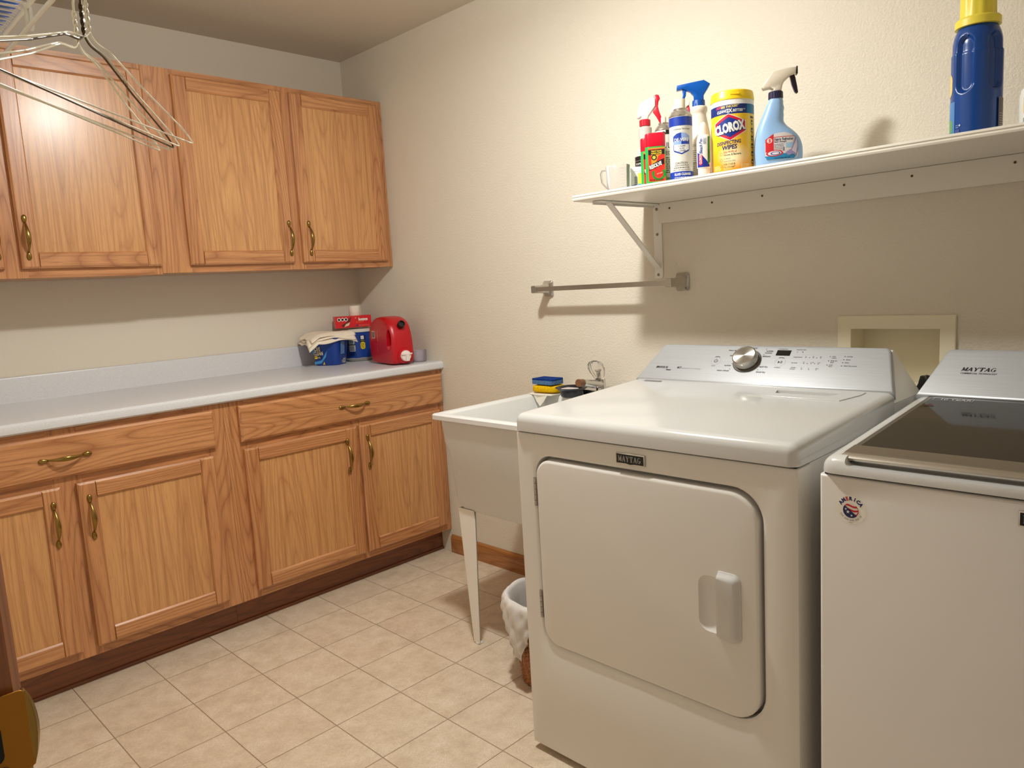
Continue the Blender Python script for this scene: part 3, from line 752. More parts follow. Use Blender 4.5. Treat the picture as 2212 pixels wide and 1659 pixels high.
L.onplane((-0.430, -2.757, lidz(-0.430, 0.0013)), (0,-1,0), (1,0,0.054)); L.done('red_triangle', gl, True)  # small dark red triangle on the lid glass
pan, O, U_, V_, N = control_panel(ws, -2.713, 0.695)
L = Label(0.0003); e = serif_word(L, 'MAYTAG', 0.0785, 0.0762, 0.0105, INK, 1, shear=0.28, wf=1.02, gap=0.02, bold=0.27)
L.text('COMMERCIAL TECHNOLOGY', 0.0785, 0.0675, 0.0062, INK, 1, shear=0.25, bold=0.008, sx=0.78, space=1.12)
L.onplane(O+N*0.0042, U_, V_); L.done('lettering', pan, True)
badge(ws, -3.0525, 0.8435)
# round flag sticker
L = Label(0.00025); R_ = 0.0265; ST = C(252, 249, 240)
L.circ(0, 0, R_, ST, 1, 40)
for i, ch in enumerate('AMERICA'):
    a = math.radians(146-i*112/6); rr_ = 0.0178; m_ = RED if ch == 'E' else NAVY
    L.text(ch, rr_*math.cos(a), rr_*math.sin(a), 0.0088, m_, 2, rot=math.degrees(a)-90, align='CENTER', bold=0.06, sx=0.95)
rg = 0.0135; cyv = -0.001
L.circ(0, cyv, rg, C(240, 236, 228), 2, 32)
for v0 in (-0.6, -0.05, 0.5):       # curved red stripes
    pts = []
    for i in range(9):
        x = -rg*0.98+2*rg*0.98*i/8; y = cyv+rg*v0+0.0016*math.sin(i*0.8); lim = math.sqrt(max(rg*rg-x*x, 0)); pts.append((x, max(cyv-lim, min(cyv+lim, y))))
    top = [(x, max(cyv-math.sqrt(max(rg*rg-x*x, 0)), min(cyv+math.sqrt(max(rg*rg-x*x, 0)), y+0.0034))) for x, y in pts]
    for i in range(8): L.poly([pts[i], pts[i+1], top[i+1], top[i]], RED, 3)
arc = [(rg*math.cos(math.radians(a)), cyv+rg*math.sin(math.radians(a))) for a in range(140, 321, 12)]
L.poly(arc, C(22, 34, 92), 4)
for sx_, sy_ in ((-0.0048, -0.0038), (0.0014, -0.0098), (-0.0085, 0.0010)):
    r0 = 0.0034 if sx_ == -0.0048 else 0.0024
    L.poly([(sx_+(r0 if i % 2 == 0 else r0*0.42)*math.sin(i*PI/5), sy_+(r0 if i % 2 == 0 else r0*0.42)*math.cos(i*PI/5)) for i in range(10)], C(240, 236, 228), 5)
for k, rr_ in enumerate((0.0185, 0.0202)):
    for i in range(22):
        if i % 5 == 4: continue
        L.ring(0, 0, rr_, 0.0007, C(60, 66, 110), 2, 205+i*6, 209+i*6, 1)
L.lines(-0.004, -0.0235, 0.008, 1, 0.001, 0.0006, C(60, 66, 110), 2, 2)
L.onplane((XF-0.0003, -2.7645, 0.8115), (0,-1,0), (0,0,1)); s_ = L.done('round_sticker', ws, True); s_['label'] = 'round white sticker with a red, white and blue flag globe'
for fx_ in (-0.80, -0.17):
    for fy_ in (WY0-0.05, WY0-WW+0.05):
        mb = MB(); mb.lathe([(0.018, 0.0005), (0.02, 0.004), (0.012, 0.012), (0.008, 0.022)], (fx_, fy_, 0), 16); finish('foot', mb, black_m, ws)

# ================================================================== UTILITY SINK
sk = thing('utility_sink', 'white freestanding laundry tub on tapered legs, between cabinets and dryer', 'sink', (-0.3, -1.575, 0))
SX0, SX1, SY0, SY1, SZ = -0.617, -0.012, -1.862, -1.290, 0.824
mb = MB()
def rr3(x0, x1, y0, y1, z, r): return [(a, b, z) for a, b in rrect(x0, x1, y0, y1, r, 5)]
mb.rings([rr3(-0.50, -0.05, -1.78, -1.38, 0.478, 0.03), rr3(-0.555, -0.022, -1.808, -1.338, 0.484, 0.035), rr3(-0.575, -0.02, -1.815, -1.331, 0.52, 0.03),
          rr3(-0.592, -0.018, -1.822, -1.326, 0.70, 0.028), rr3(-0.598, -0.018, -1.83, -1.318, 0.722, 0.025), rr3(-0.602, -0.016, -1.834, -1.314, 0.80, 0.02),
          rr3(SX0+0.004, SX1, SY0+0.004, SY1-0.004, 0.803, 0.012), rr3(SX0, SX1, SY0, SY1, 0.806, 0.012), rr3(SX0, SX1, SY0, SY1, SZ-0.004, 0.012), rr3(SX0+0.004, SX1, SY0+0.004, SY1-0.004, SZ, 0.01),
          rr3(SX0+0.03, SX1-0.09, SY0+0.034, SY1-0.034, SZ-0.001, 0.03), rr3(SX0+0.036, SX1-0.095, SY0+0.04, SY1-0.04, SZ-0.008, 0.035),
          rr3(SX0+0.06, SX1-0.11, SY0+0.06, SY1-0.06, 0.53, 0.05), rr3(SX0+0.10, SX1-0.15, SY0+0.1, SY1-0.1, 0.505, 0.04)])
finish('basin', mb, sink_m, sk, smooth=45)
for sx_, sy_ in ((0, 1), (0, 0), (1, 1), (1, 0)):
    X = -0.563 if sx_ == 0 else -0.045; Y = -1.338 if sy_ == 1 else -1.81; dx_ = 1 if sx_ == 0 else -1; dy_ = -1 if sy_ == 1 else 1
    mb = MB(); th = 0.003
    for (zt_, zb_) in ((0.49, 0.004),):
        bx, byy = X+dx_*0.006, Y+dy_*0.028   # legs lean in towards the foot
        # face seen from the front (in y) and its return (in x)
        f = [(X, Y, zt_), (X, Y+dy_*0.078, zt_), (X+dx_*0.002, Y+dy_*0.080, 0.46), (bx, byy+dy_*0.030, zb_), (bx, byy, zb_)]
        A_ = [mb.bm.verts.new(p) for p in f]; B_ = [mb.bm.verts.new((p[0]+dx_*th, p[1], p[2])) for p in f]
        mb.face(A_); mb.face(B_[::-1])
        for i in range(5): mb.face([A_[i], A_[(i+1) % 5], B_[(i+1) % 5], B_[i]])
        f = [(X, Y, zt_), (X+dx_*0.078, Y, zt_), (bx+dx_*0.030, byy, zb_), (bx, byy, zb_)]
        A_ = [mb.bm.verts.new(p) for p in f]; B_ = [mb.bm.verts.new((p[0], p[1]+dy_*th, p[2])) for p in f]
        mb.face(A_); mb.face(B_[::-1])
        for i in range(4): mb.face([A_[i], A_[(i+1) % 4], B_[(i+1) % 4], B_[i]])
    mb.lathe([(0.012, 0.0005), (0.0125, 0.004), (0.006, 0.006)], (bx+dx_*0.01, byy+dy_*0.016, 0), 14)
    finish('leg', mb, metal_white, sk, smooth=30, bevel=0.0006)
# faucet on the rear ledge
mb = MB(); mb.prism(rrect(-0.098, -0.03, -1.70, -1.50, 0.02, 5), 0.824, 0.848, ax='z', ins=0.004)
mb.lathe([(0.019, 0.848), (0.018, 0.865), (0.0165, 0.888)], (-0.075, -1.60, 0), 24)
mb.tube([(-0.07, -1.60, 0.868), (-0.12, -1.60, 0.876), (-0.165, -1.60, 0.885), (-0.178, -1.60, 0.887)], 0.012, 14, radii=[0.017, 0.015, 0.0125, 0.012])
fa = finish('faucet', mb, chrome, sk, smooth=50); fa['label'] = 'chrome faucet with clear faceted knob'
mb = MB(); mb.tube([(-0.176, -1.60, 0.8868), (-0.202, -1.60, 0.890)], 0.0135, 16); finish('spout_tip', mb, C(120, 78, 50), fa)
mb = MB()
prof = [(0.011, 0.886), (0.0155, 0.889), (0.0205, 0.900), (0.0265, 0.915), (0.0285, 0.928), (0.0265, 0.942), (0.0195, 0.952), (0.0115, 0.955), (0.010, 0.951), (0.002, 0.950)]
rs = []
for r, z in prof:
    ring = []
    for i in range(32):
        a = 2*PI*i/32; q = r*(1+0.07*math.cos(8*a)); ring.append((-0.082+q*math.cos(a)-(z-0.888)*0.25, -1.600+q*math.sin(a)+(z-0.888)*0.12, z))
    rs.append(ring)
mb.rings(rs); finish('knob', mb, crystal, fa, smooth=60)
mb = MB(); mb.lathe([(0.010, 0.886), (0.0075, 0.893), (0.0045, 0.900), (0.0045, 0.918), (0.009, 0.921), (0.009, 0.925)], (-0.086, -1.598, 0), 14); finish('knob_stem', mb, chrome, fa)

# soap dish, sponges, dark dish
sd = MB()
rs = []
for k in range(7):
    a = k/6
    rs.append([(x, y, z+0.006*math.cos(a*PI*2)) for x, y, z in [(-0.055-0.09*a, -1.298-0.0*a, 0.826), (-0.055-0.09*a, -1.298, 0.829), (-0.055-0.09*a, -1.42, 0.829), (-0.055-0.09*a, -1.42, 0.826)]])
sd.prism([(-0.06, -1.305), (-0.15, -1.31), (-0.158, -1.36), (-0.15, -1.425), (-0.06, -1.43)], 0.8245, 0.8290, ax='z', ins=0.001)
sd.prism([(-1.335, 0.826), (-1.35, 0.80), (-1.366, 0.783), (-1.385, 0.80), (-1.405, 0.826)], -0.150, -0.153, ax='x')
tag(finish('soap_dish', sd, C(236, 229, 214), smooth=30), 'cream soap dish hooked on the left rear rim of the white sink', 'soap dish')
def sponge(cx, cy, z0, lx, ly, h, mats, rz, amp, split=None, seed=1):
    R = random.Random(seed); mb = MB(); n = 20; rs = []
    base = rrect(-lx/2, lx/2, -ly/2, ly/2, 0.006 if split else 0.025, 5)
    zs = [0, 0.15, 0.5, 0.72, 0.74, 0.9, 1.0] if split else [0, 0.12, 0.35, 0.65, 0.88, 1.0]
    ks = [0.99, 1, 1, 1, 1, 1, 0.985] if split else [0.9, 0.97, 1, 1, 0.97, 0.88]
    for zf_, k in zip(zs, ks):
        rs.append([(x*k, y*k, h*zf_ + amp*((x/lx*2)**2 + 0.6*(y/ly*2)**2)) for x, y in base])
    mb.rings(rs, mis=[1 if (split and z >= 0.72) else 0 for z in zs], cap0=True, cap1=True)
    for v in mb.bm.verts: v.co += Vector((R.uniform(-1, 1), R.uniform(-1, 1), R.uniform(-.5, .5)))*0.0007
    o = finish('sponge', mb, mats, None, smooth=50); o.location = (cx, cy, z0); o.rotation_euler = (0, 0, rz); return o
def sponge_mat(n_, c1, c2):
    m = mat(n_, c1, 0.9, spec=0.1); t = NT(m); tc = t.n('ShaderNodeTexCoord'); nn = t.noise(tc.outputs['Object'], 260, 2, 0.7)
    t.l(t.ramp(nn, [(0.35, c2), (0.6, c1)]), t.b.inputs['Base Color']); t.bump(nn, 0.002, 0.9); return m
ysp = sponge_mat('yellow_sponge', (240, 196, 20), (196, 146, 6)); bsp = sponge_mat('blue_sponge', (96, 130, 170), (60, 96, 140)); bsc = sponge_mat('blue_scrub', (22, 62, 140), (10, 36, 96))
s1 = sponge(-0.105, -1.372, 0.8325, 0.078, 0.118, 0.024, [ysp], 0.1, 0.0012, None, 2)
tag(s1, 'thick yellow sponge lying on the soap dish under the blue sponge', 'sponge')
s2 = sponge(-0.105, -1.368, 0.8585, 0.068, 0.105, 0.0215, [bsp, bsc], -0.05, 0.003, True, 3)
tag(s2, 'blue scrubbing sponge on top of the yellow sponge', 'sponge')
db = thing('plastic_dish', 'dark navy plastic dish on the sink ledge beside the faucet', 'dish', (-0.135, -1.512, 0.826))
mb = MB(); mb.lathe([(0.036, 0.0005), (0.040, 0.004), (0.046, 0.026), (0.058, 0.033), (0.0605, 0.035), (0.058, 0.0365), (0.046, 0.030), (0.036, 0.012)], n=36); finish('bowl', mb, navy_m, db, world=False)
tag(finish('soap_bar', (lambda m_: (m_.prism(rrect(-0.024, 0.024, -0.03, 0.03, 0.01, 4), 0, 0.018, ax='z', ins=0.005), m_)[1])(MB()), C(206, 196, 196), smooth=50), 'pale bar of soap inside the dark plastic dish', 'soap')
bpy.data.objects['soap_bar'].location = (-0.138, -1.505, 0.8395)

# ================================================================== WASTE BASKET
wb = thing('waste_basket', 'brown wicker waste basket under the utility sink', 'basket', (-0.546, -1.732, 0))
mb = MB(); rs = []; n = 96
rows = 40
for k in range(rows+1):
    z = 0.002+0.268*k/rows; r = 0.098+0.036*(z/0.27)
    rs.append([((r+0.0028*math.sin(24*2*PI*i/n + PI*(k//1)) + (0.0015 if k % 2 else 0))*math.cos(2*PI*i/n), (r+0.0028*math.sin(24*2*PI*i/n+PI*k))*math.sin(2*PI*i/n), z) for i in range(n)])
inner = [[((0.090+0.036*z/0.27)*math.cos(2*PI*i/n), (0.090+0.036*z/0.27)*math.sin(2*PI*i/n), z) for i in range(n)] for z in (0.266, 0.012)]
mb.rings(rs+inner); finish('woven_body', mb, wick, wb, world=False, smooth=60)
mb = MB(); mb.tube([(0.133*math.cos(a), 0.133*math.sin(a), 0.271) for a in [2*PI*i/48 for i in range(48)]], 0.0065, 10, closed=True); finish('rim', mb, wick, wb, world=False)
lb = MB(); n = 160; rs = []
def drop(a):     # how far the bag hangs down outside, longest towards the room
    d_ = math.degrees(a) % 360
    pts = [(0, 0.05), (100, 0.045), (128, 0.055), (150, 0.10), (168, 0.165), (180, 0.175), (189, 0.12), (198, 0.075), (212, 0.09), (250, 0.06), (360, 0.05)]
    for (a0, v0), (a1, v1) in zip(pts, pts[1:]):
        if a0 <= d_ <= a1:
            f_ = (d_-a0)/(a1-a0); f_ = f_*f_*(3-2*f_); return v0+(v1-v0)*f_
    return 0.05
R = random.Random(5); ph = [R.uniform(0, 6.28) for _ in range(6)]
def wr(a, z): return 0.0040*abs(math.sin(5.5*a+ph[0]+z*38))-0.002+0.0036*abs(math.sin(10*a+ph[1]-z*60))+0.0016*math.sin(27*a+ph[2]+z*30)
for z, r in ((0.03, 0.08), (0.10, 0.098), (0.18, 0.110), (0.25, 0.118), (0.276, 0.1265), (0.2850, 0.132), (0.2850, 0.139)):
    rs.append([((r+wr(a, z)*(0.12 if z > 0.24 else 0.8))*math.cos(a), (r+wr(a, z)*(0.12 if z > 0.24 else 0.8))*math.sin(a), z+0.002*math.sin(9*a)) for a in [2*PI*i/n for i in range(n)]])
for s_ in (0.08, 0.16, 0.24, 0.33, 0.42, 0.51, 0.6, 0.69, 0.78, 0.86, 0.93, 1.0):
    ring = []
    for i in range(n):
        a = 2*PI*i/n; z = 0.281-drop(a)*s_; r = 0.1455-0.010*s_+wr(a, z)*(0.7+1.6*s_)+0.006*math.sin(PI*s_)
        if s_ == 1.0: r += 0.003
        ring.append((r*math.cos(a), r*math.sin(a), z))
    rs.append(ring)
lb.rings(rs, cap0=True, cap1=False)
bg = finish('bag_liner', lb, bag_m, None, smooth=70); bg.location = wb.location
bg.modifiers.new('thick', 'SOLIDIFY').thickness = 0.0008
tag(bg, 'crumpled white plastic bag draped over the rim of the wicker basket', 'bag')

# ================================================================== TOWEL BAR
tb = thing('towel_bar', 'chrome square towel bar on the wall below the shelf', 'towel bar', (0, -1.6, 1.22))
TBX = -0.078
for yy, s in ((-1.305, 1), (-1.905, -1)):
    mb = MB()
    rs = []
    for x, hy, hz, dzv in ((-0.0005, 0.024, 0.030, 0), (-0.006, 0.024, 0.030, 0), (-0.010, 0.021, 0.027, 0), (-0.022, 0.015, 0.018, 0.0), (-0.045, 0.0125, 0.0145, 0), (-0.088, 0.0125, 0.0145, 0), (-0.091, 0.0105, 0.0125, 0)):
        rs.append([(x, a, b) for a, b in rrect(yy-hy, yy+hy, 1.219+dzv-hz, 1.219+dzv+hz, min(hy, hz)*0.3, 3)])
    mb.rings(rs); finish('bracket', mb, towel_chrome, tb, smooth=35)
mb = MB(); mb.box(TBX-0.008, TBX+0.008, -1.894, -1.316, 1.2105, 1.2275); finish('bar', mb, towel_chrome, tb, bevel=0.001)

# ================================================================== WALL SHELF
sh_ = thing('wall_shelf', 'long white painted shelf holding the cleaning products', 'shelf', (-0.19, -2.6, 1.481))
paint = mat('white_shelf_paint', (234, 228, 215), 0.24, spec=0.55)
t = NT(paint); tc = t.n('ShaderNodeTexCoord'); nn = t.noise(tc.outputs['Object'], 35, 3, 0.6); t.bump(nn, 0.0007, 0.4)
mb = MB()
prof = [(-0.002, 1.482), (-0.375, 1.482), (-0.3795, 1.484), (-0.381, 1.4885), (-0.379, 1.4925), (-0.3815, 1.4945), (-0.380, 1.499), (-0.376, 1.5005), (-0.002, 1.5005)]
mb.rings([[(x, y, z) for x, z in prof] for y in (-1.760, YF+0.002)])
finish('board', mb, paint, sh_, smooth=25, bevel=0.0006)
mb = MB(); mb.box(-0.0195, -0.0005, YF+0.002, -1.832, 1.4165, 1.4815); finish('ledger_strip', mb, paint, sh_, bevel=0.001)
for yy, zz in ((-1.872, 1.462), (-2.028, 1.462), (-2.195, 1.462), (-2.434, 1.462), (-2.606, 1.462), (-2.832, 1.462)):
    mb = MB(); mb.lathe([(0.0034, 0), (0.0034, 0.0010), (0.0016, 0.0010), (0.0016, 0.0002)], (-0.0195, yy, zz), 12, axis='x', mis=[0,0,1,1]); finish('screw', mb, [C(120, 100, 74, metal=0.6), painted_shade], sh_)  # drive recess has its shade put into the colour
sb = thing('shelf_bracket', 'white steel bracket holding up the left end of the shelf', 'bracket', (0, -1.80, 1.24))
mb = MB(); mb.prism(rrect(-1.829, -1.797, 1.234, 1.480, (0.001, 0.001, 0.007, 0.007), 4), -0.0008, -0.0045, ax='x')
for z in (1.465, 1.382, 1.247):
    mb.lathe([(0.0052, 0), (0.0050, 0.0016), (0.0025, 0.0026), (0.0006, 0.0028)], (-0.0045, -1.812, z), 14, axis='x', mi=1)
mb.box(-0.330, -0.0046, -1.829, -1.797, 1.4775, 1.4812)
mb.box(-0.330, -0.0046, -1.8015, -1.797, 1.4712, 1.4775)
def strut(p0, p1, w0, w1, th):
    a, b = Vector(p0), Vector(p1); d = (b-a).normalized(); n_ = Vector((d.z, 0, -d.x))
    mb.hexa([a+Vector((0,w0,0))-n_*th, a+Vector((0,w1,0))-n_*th, b+Vector((0,w1,0))-n_*th, b+Vector((0,w0,0))-n_*th,
             a+Vector((0,w0,0)), a+Vector((0,w1,0)), b+Vector((0,w1,0)), b+Vector((0,w0,0))])
strut((-0.272, -1.813, 1.4765), (-0.008, -1.813, 1.268), -0.011, 0.011, 0.004)
finish('frame', mb, [metal_white, screw_m], sb, smooth=30, bevel=0.0006)

# ================================================================== WASHER SUPPLY BOX
sx = thing('supply_box', 'beige recessed washer supply box in the wall behind the machines', 'outlet box', (0, -2.562, 0.98))
ivory = mat('beige_plastic_frame', (238, 228, 200), 0.4)
def fr_(k, x): return [(x, a, b) for a, b in rrect(by0-k, by1+k, bz0-k, bz1+k, 0.003 if k > 0.005 else 0.001, 3)]
mb = MB(); mb.rings([fr_(0.036, -0.0005), fr_(0.036, -0.006), fr_(0.034, -0.008), fr_(0.0, -0.008), fr_(-0.0015, -0.006), fr_(-0.0015, 0.088)], cap0=False, cap1=True)
finish('frame', mb, ivory, sx, smooth=30)
hs = thing('water_hose', 'black supply hoses bunched between the dryer and washer consoles', 'hose', (-0.09, -2.69, 0.9))
mb = MB()
mb.tube([(-0.06, -2.66, 0.935), (-0.075, -2.67, 0.935), (-0.088, -2.68, 0.925), (-0.09, -2.685, 0.90), (-0.09, -2.69, 0.85), (-0.09, -2.69, 0.5)], 0.013, 12)
mb.tube([(-0.03, -2.60, 0.90), (-0.06, -2.63, 0.895), (-0.075, -2.655, 0.885), (-0.085, -2.665, 0.83), (-0.085, -2.665, 0.5)], 0.013, 12)
mb.tube([(-0.05, -2.70, 0.935), (-0.07, -2.712, 0.935), (-0.085, -2.722, 0.92), (-0.085, -2.724, 0.6)], 0.013, 12)
mb.prism([(-2.640, 0.905), (-2.652, 0.930), (-2.657, 0.950), (-2.666, 0.950), (-2.676, 0.932), (-2.684, 0.905)], -0.105, -0.085, ax='x', ins=0.002)
finish('hose_bundle', mb, black_m, hs)

# ================================================================== WIRE SHELF AND HANGERS (top left)
FX, FZ = -1.846, 1.678
wsx = thing('wire_shelf', 'white wire shelf on the left wall above the hangers', 'shelf', (-1.97, -2.3, FZ))
mb = MB()
y = -1.60
ys = []
while y > -2.72: ys.append(y); y -= 0.0205
for y in ys: mb.tube([(XL+0.004, y, FZ), (FX-0.004, y, FZ), (FX, y, FZ-0.003), (FX, y, FZ-0.030)][:3], 0.0019, 6)
finish('deck_wires', mb, rack_white, wsx)
mb = MB()
for x, z in ((FX+0.002, FZ-0.004), (FX+0.002, FZ-0.030), (-1.97, FZ-0.004), (XL+0.008, FZ-0.004)): mb.tube([(x, -1.595, z), (x, -2.72, z)], 0.0032, 8)
for y in (-1.6, -1.985, -2.345, -2.71): mb.tube([(FX+0.002, y, FZ+0.001), (FX+0.002, y, FZ-0.032)], 0.0032, 8)
finish('rails', mb, rack_white, wsx)
mb = MB(); mb.box(FX+0.004, FX+0.008, -1.990, -1.980, FZ-0.034, FZ-0.004); finish('clip', mb, WHITE, wsx)
# blue plastic pack lying on the shelf
mb = MB()
mb.prism(rrect(-2.095, -1.842, -1.975, -1.66, 0.03, 5), FZ+0.003, FZ+0.095, ax='z', ins=0.012)
R = random.Random(9)
for v in mb.bm.verts: v.co += Vector((R.uniform(-1,1), R.uniform(-1,1), R.uniform(0,1)))*0.003
tag(finish('plastic_pack', mb, mat('blue_plastic_pack', (26, 92, 188), 0.3), smooth=70), 'bright blue plastic pack lying on the wire shelf', 'pack')

def hanger(neck, th, half, roll_=0.0, label='', dk=1.0, m=None):
    """wire coat hanger: neck = point under the twist, th = heading of its right arm"""
    hw = half; dy_ = 0.089*dk
    P2 = [(0, 0.0), (0.006, -0.006), (0.014, -0.010), (0.040, -0.012), (0.052, -0.017), (hw*0.5, -0.042), (hw-0.028, -dy_+0.017), (hw-0.010, -dy_+0.0085), (hw, -dy_+0.001), (hw-0.004, -dy_), (hw-0.03, -dy_)]
    right = P2; left = [(-a, b) for a, b in P2[::-1]]
    d = Vector((math.cos(th), math.sin(th), 0)); up_ = Vector((0,0,1))
    c, s = math.cos(roll_), math.sin(roll_)
    def W(p): a, b = p; return Vector(neck) + d*(a*c-b*s) + up_*(a*s+b*c)
    mb = MB()
    loop = right + left[:]
    pts = [W(p) for p in loop]
    q = [pts[0]]
    for p0, p1 in zip(pts, pts[1:]):
        ln_ = (p1-p0).length
        if ln_ > 0.03: q += [p0+(p1-p0)*(0.010/ln_), p0+(p1-p0)*(1-0.010/ln_)]
        q.append(p1)
    pts = q
    # soften corners
    for _ in range(2):
        q = []
        for i in range(len(pts)-1):
            q += [pts[i]*0.75+pts[i+1]*0.25, pts[i]*0.25+pts[i+1]*0.75]
        pts = [pts[0]]+q+[pts[-1]]
    mb.tube(pts, 0.00125, 6)
    # twisted neck and hook
    tw = []
    for i in range(25):
        a = i/24; tw.append(W((0.0013*math.cos(a*13), 0.0+0.036*a)) + Vector((-d.y, d.x, 0))*0.0013*math.sin(a*13))
    mb.tube(tw, 0.00125, 6)
    tw = []
    for i in range(25):
        a = i/24; tw.append(W((-0.0013*math.cos(a*13), 0.0+0.036*a)) - Vector((-d.y, d.x, 0))*0.0013*math.sin(a*13))
    mb.tube(tw, 0.00125, 6)
    hk = [W((0, 0.03)), W((0.001, 0.045)), W((0.006, 0.058))]
    for i in range(13):
        a = math.radians(-40+250*i/12); hk.append(W((-0.004+0.019*math.cos(a), 0.080+0.019*math.sin(a))))
    mb.tube(hk, 0.00125, 6)
    return tag(finish('wire_hanger', mb, m or hanger_m, smooth=60), label, 'hanger', 'wire hangers on the wire shelf')
NK = Vector((-1.848, -2.234, 1.572))
hanger(NK+Vector((0.006, 0.006, 0.004)), 0.72, 0.238, 0.0, 'off-white wire hanger whose tip reaches furthest right')
hanger(NK+Vector((-0.001, 0.001, -0.001)), 0.77, 0.228, -0.008, 'off-white wire hanger second from the right at its tip')
hanger(NK+Vector((-0.003, -0.002, -0.003)), 0.80, 0.226, -0.012, 'dark bronze wire hanger among the off-white ones', m=bronze_wire)
hanger(NK+Vector((-0.011, -0.004, -0.013)), 0.79, 0.224, 0.012, 'off-white wire hanger hanging low, third tip from the right')
hanger(NK+Vector((-0.013, -0.009, -0.016)), 0.85, 0.216, 0.016, 'off-white wire hanger with the leftmost right-hand tip')

# ================================================================== ITEMS ON THE WALL SHELF
ZS = 1.5008
FACE = math.radians(-60)        # labels turned towards the room
def item(name, label, cat, x, y, rz=FACE): return thing(name, label, cat, (x, y, ZS), rz)
def trigger_head(parent, zb, col, tcol, flip=1, scale=1.0, name='spray_head', style=0):
    """spray head outline in local x/z, thickness in y; nozzle points to flip*x"""
    s = scale
    if style == 0:      # low wedge with drooping nozzle side
        out = [(-0.012, 0), (0.012, 0), (0.013, 0.012), (0.018, 0.022), (0.032, 0.040), (0.040, 0.044), (0.042, 0.058), (0.030, 0.060), (-0.010, 0.056), (-0.030, 0.044), (-0.040, 0.026), (-0.036, 0.020), (-0.018, 0.024), (-0.010, 0.014)]
    else:
        out = [(-0.014, 0), (0.015, 0), (0.015, 0.014), (0.026, 0.030), (0.034, 0.0435), (0.0165, 0.0560), (-0.020, 0.0525), (-0.062, 0.0480), (-0.063, 0.0340), (-0.045, 0.0360), (-0.024, 0.0265), (-0.014, 0.014)]
    mb = MB(); mb.prism([(flip*a*s, zb+b*s) for a, b in out], -0.011*s, 0.011*s, ax='y', ins=0.0025*s)
    o = finish(name, mb, col, parent, world=False, smooth=50)
    mb = MB()
    if style == 0: tr = [(0.030, 0.044), (0.040, 0.044), (0.042, 0.030), (0.050, 0.008), (0.058, -0.016), (0.054, -0.019), (0.046, -0.010), (0.034, 0.016), (0.030, 0.030)]
    else: tr = [(-0.047, 0.038), (-0.034, 0.036), (-0.036, 0.018), (-0.043, 0.003), (-0.049, 0.004), (-0.045, 0.018)]
    mb.prism([(flip*a*s, zb+b*s) for a, b in tr], -0.006*s, 0.006*s, ax='y', ins=0.0015*s)
    finish('trigger', mb, tcol, o, world=False, smooth=50)
    return o
def arc_rf(prof):
    def f(z):
        for (r0, z0), (r1, z1) in zip(prof, prof[1:]):
            if z0 <= z <= z1 and z1 > z0: return r0+(r1-r0)*(z-z0)/(z1-z0)
        return prof[-1][0]
    return f

# measuring cup
t_ = thing('measuring_cup', 'clear plastic measuring cup at the left end of the wall shelf', 'cup', (-0.29, -1.868, ZS), 0)
mb = MB(); mb.lathe([(0.030, 0.0), (0.0335, 0.002), (0.0365, 0.078), (0.0355, 0.079), (0.0328, 0.006), (0.002, 0.004)], n=36, cap1=True)
cb = finish('cup_body', mb, clear_pl, t_, world=False, smooth=50)
mb = MB(); mb.tube([(-0.002, 0.034, 0.070), (-0.004, 0.055, 0.071), (-0.006, 0.060, 0.062), (-0.006, 0.056, 0.035), (-0.004, 0.042, 0.018), (-0.002, 0.033, 0.012)], 0.003, 8, radii=[(0.0025, 0.006)]*6); finish('handle', mb, clear_pl, t_, world=False)
L = Label()
for i in range(7): L.rect(-0.006, 0.012+i*0.009, 0.006 if i % 2 else 0.010, 0.0126+i*0.009, C(150, 160, 190))
L.oncyl(0.0352, z0=0); o = L.done('scale_marks', t_); o.rotation_euler = (0, 0, -0.6)
# pod tub
t_ = item('detergent_tub', 'small white, yellow and blue tub between the measuring cup and the stain sticks', 'tub', -0.215, -1.899)
mb = MB(); mb.rings([[(a, b, z) for a, b in rrect(-w_, w_, -0.03, 0.03, 0.012, 4)] for w_, z in ((0.036, 0), (0.038, 0.004), (0.036, 0.062), (0.033, 0.066))]); mb.rings([[(a, b, z) for a, b in rrect(-0.037, 0.037, -0.031, 0.031, 0.012, 4)] for z in (0.060, 0.073)])
bd = finish('tub_body', mb, WHITE, t_, world=False)
L = Label(); L.rect(-0.006, 0.022, 0.03, 0.054, C(244, 236, 60)); L.circ(0.012, 0.038, 0.008, C(90, 190, 230), 2); L.rect(-0.006, 0.002, 0.03, 0.022, C(20, 160, 220)); L.circ(-0.018, 0.008, 0.012, C(20, 110, 190), 1)
for i in range(12): L.rect(-0.017, 0.012+i*0.0028, -0.009, 0.0132+i*0.0028, C(30, 60, 120), 2)
L.onplane((0, -0.0312, 0.0), (1,0,0), (0,0,1)); L.done('label_print', t_)
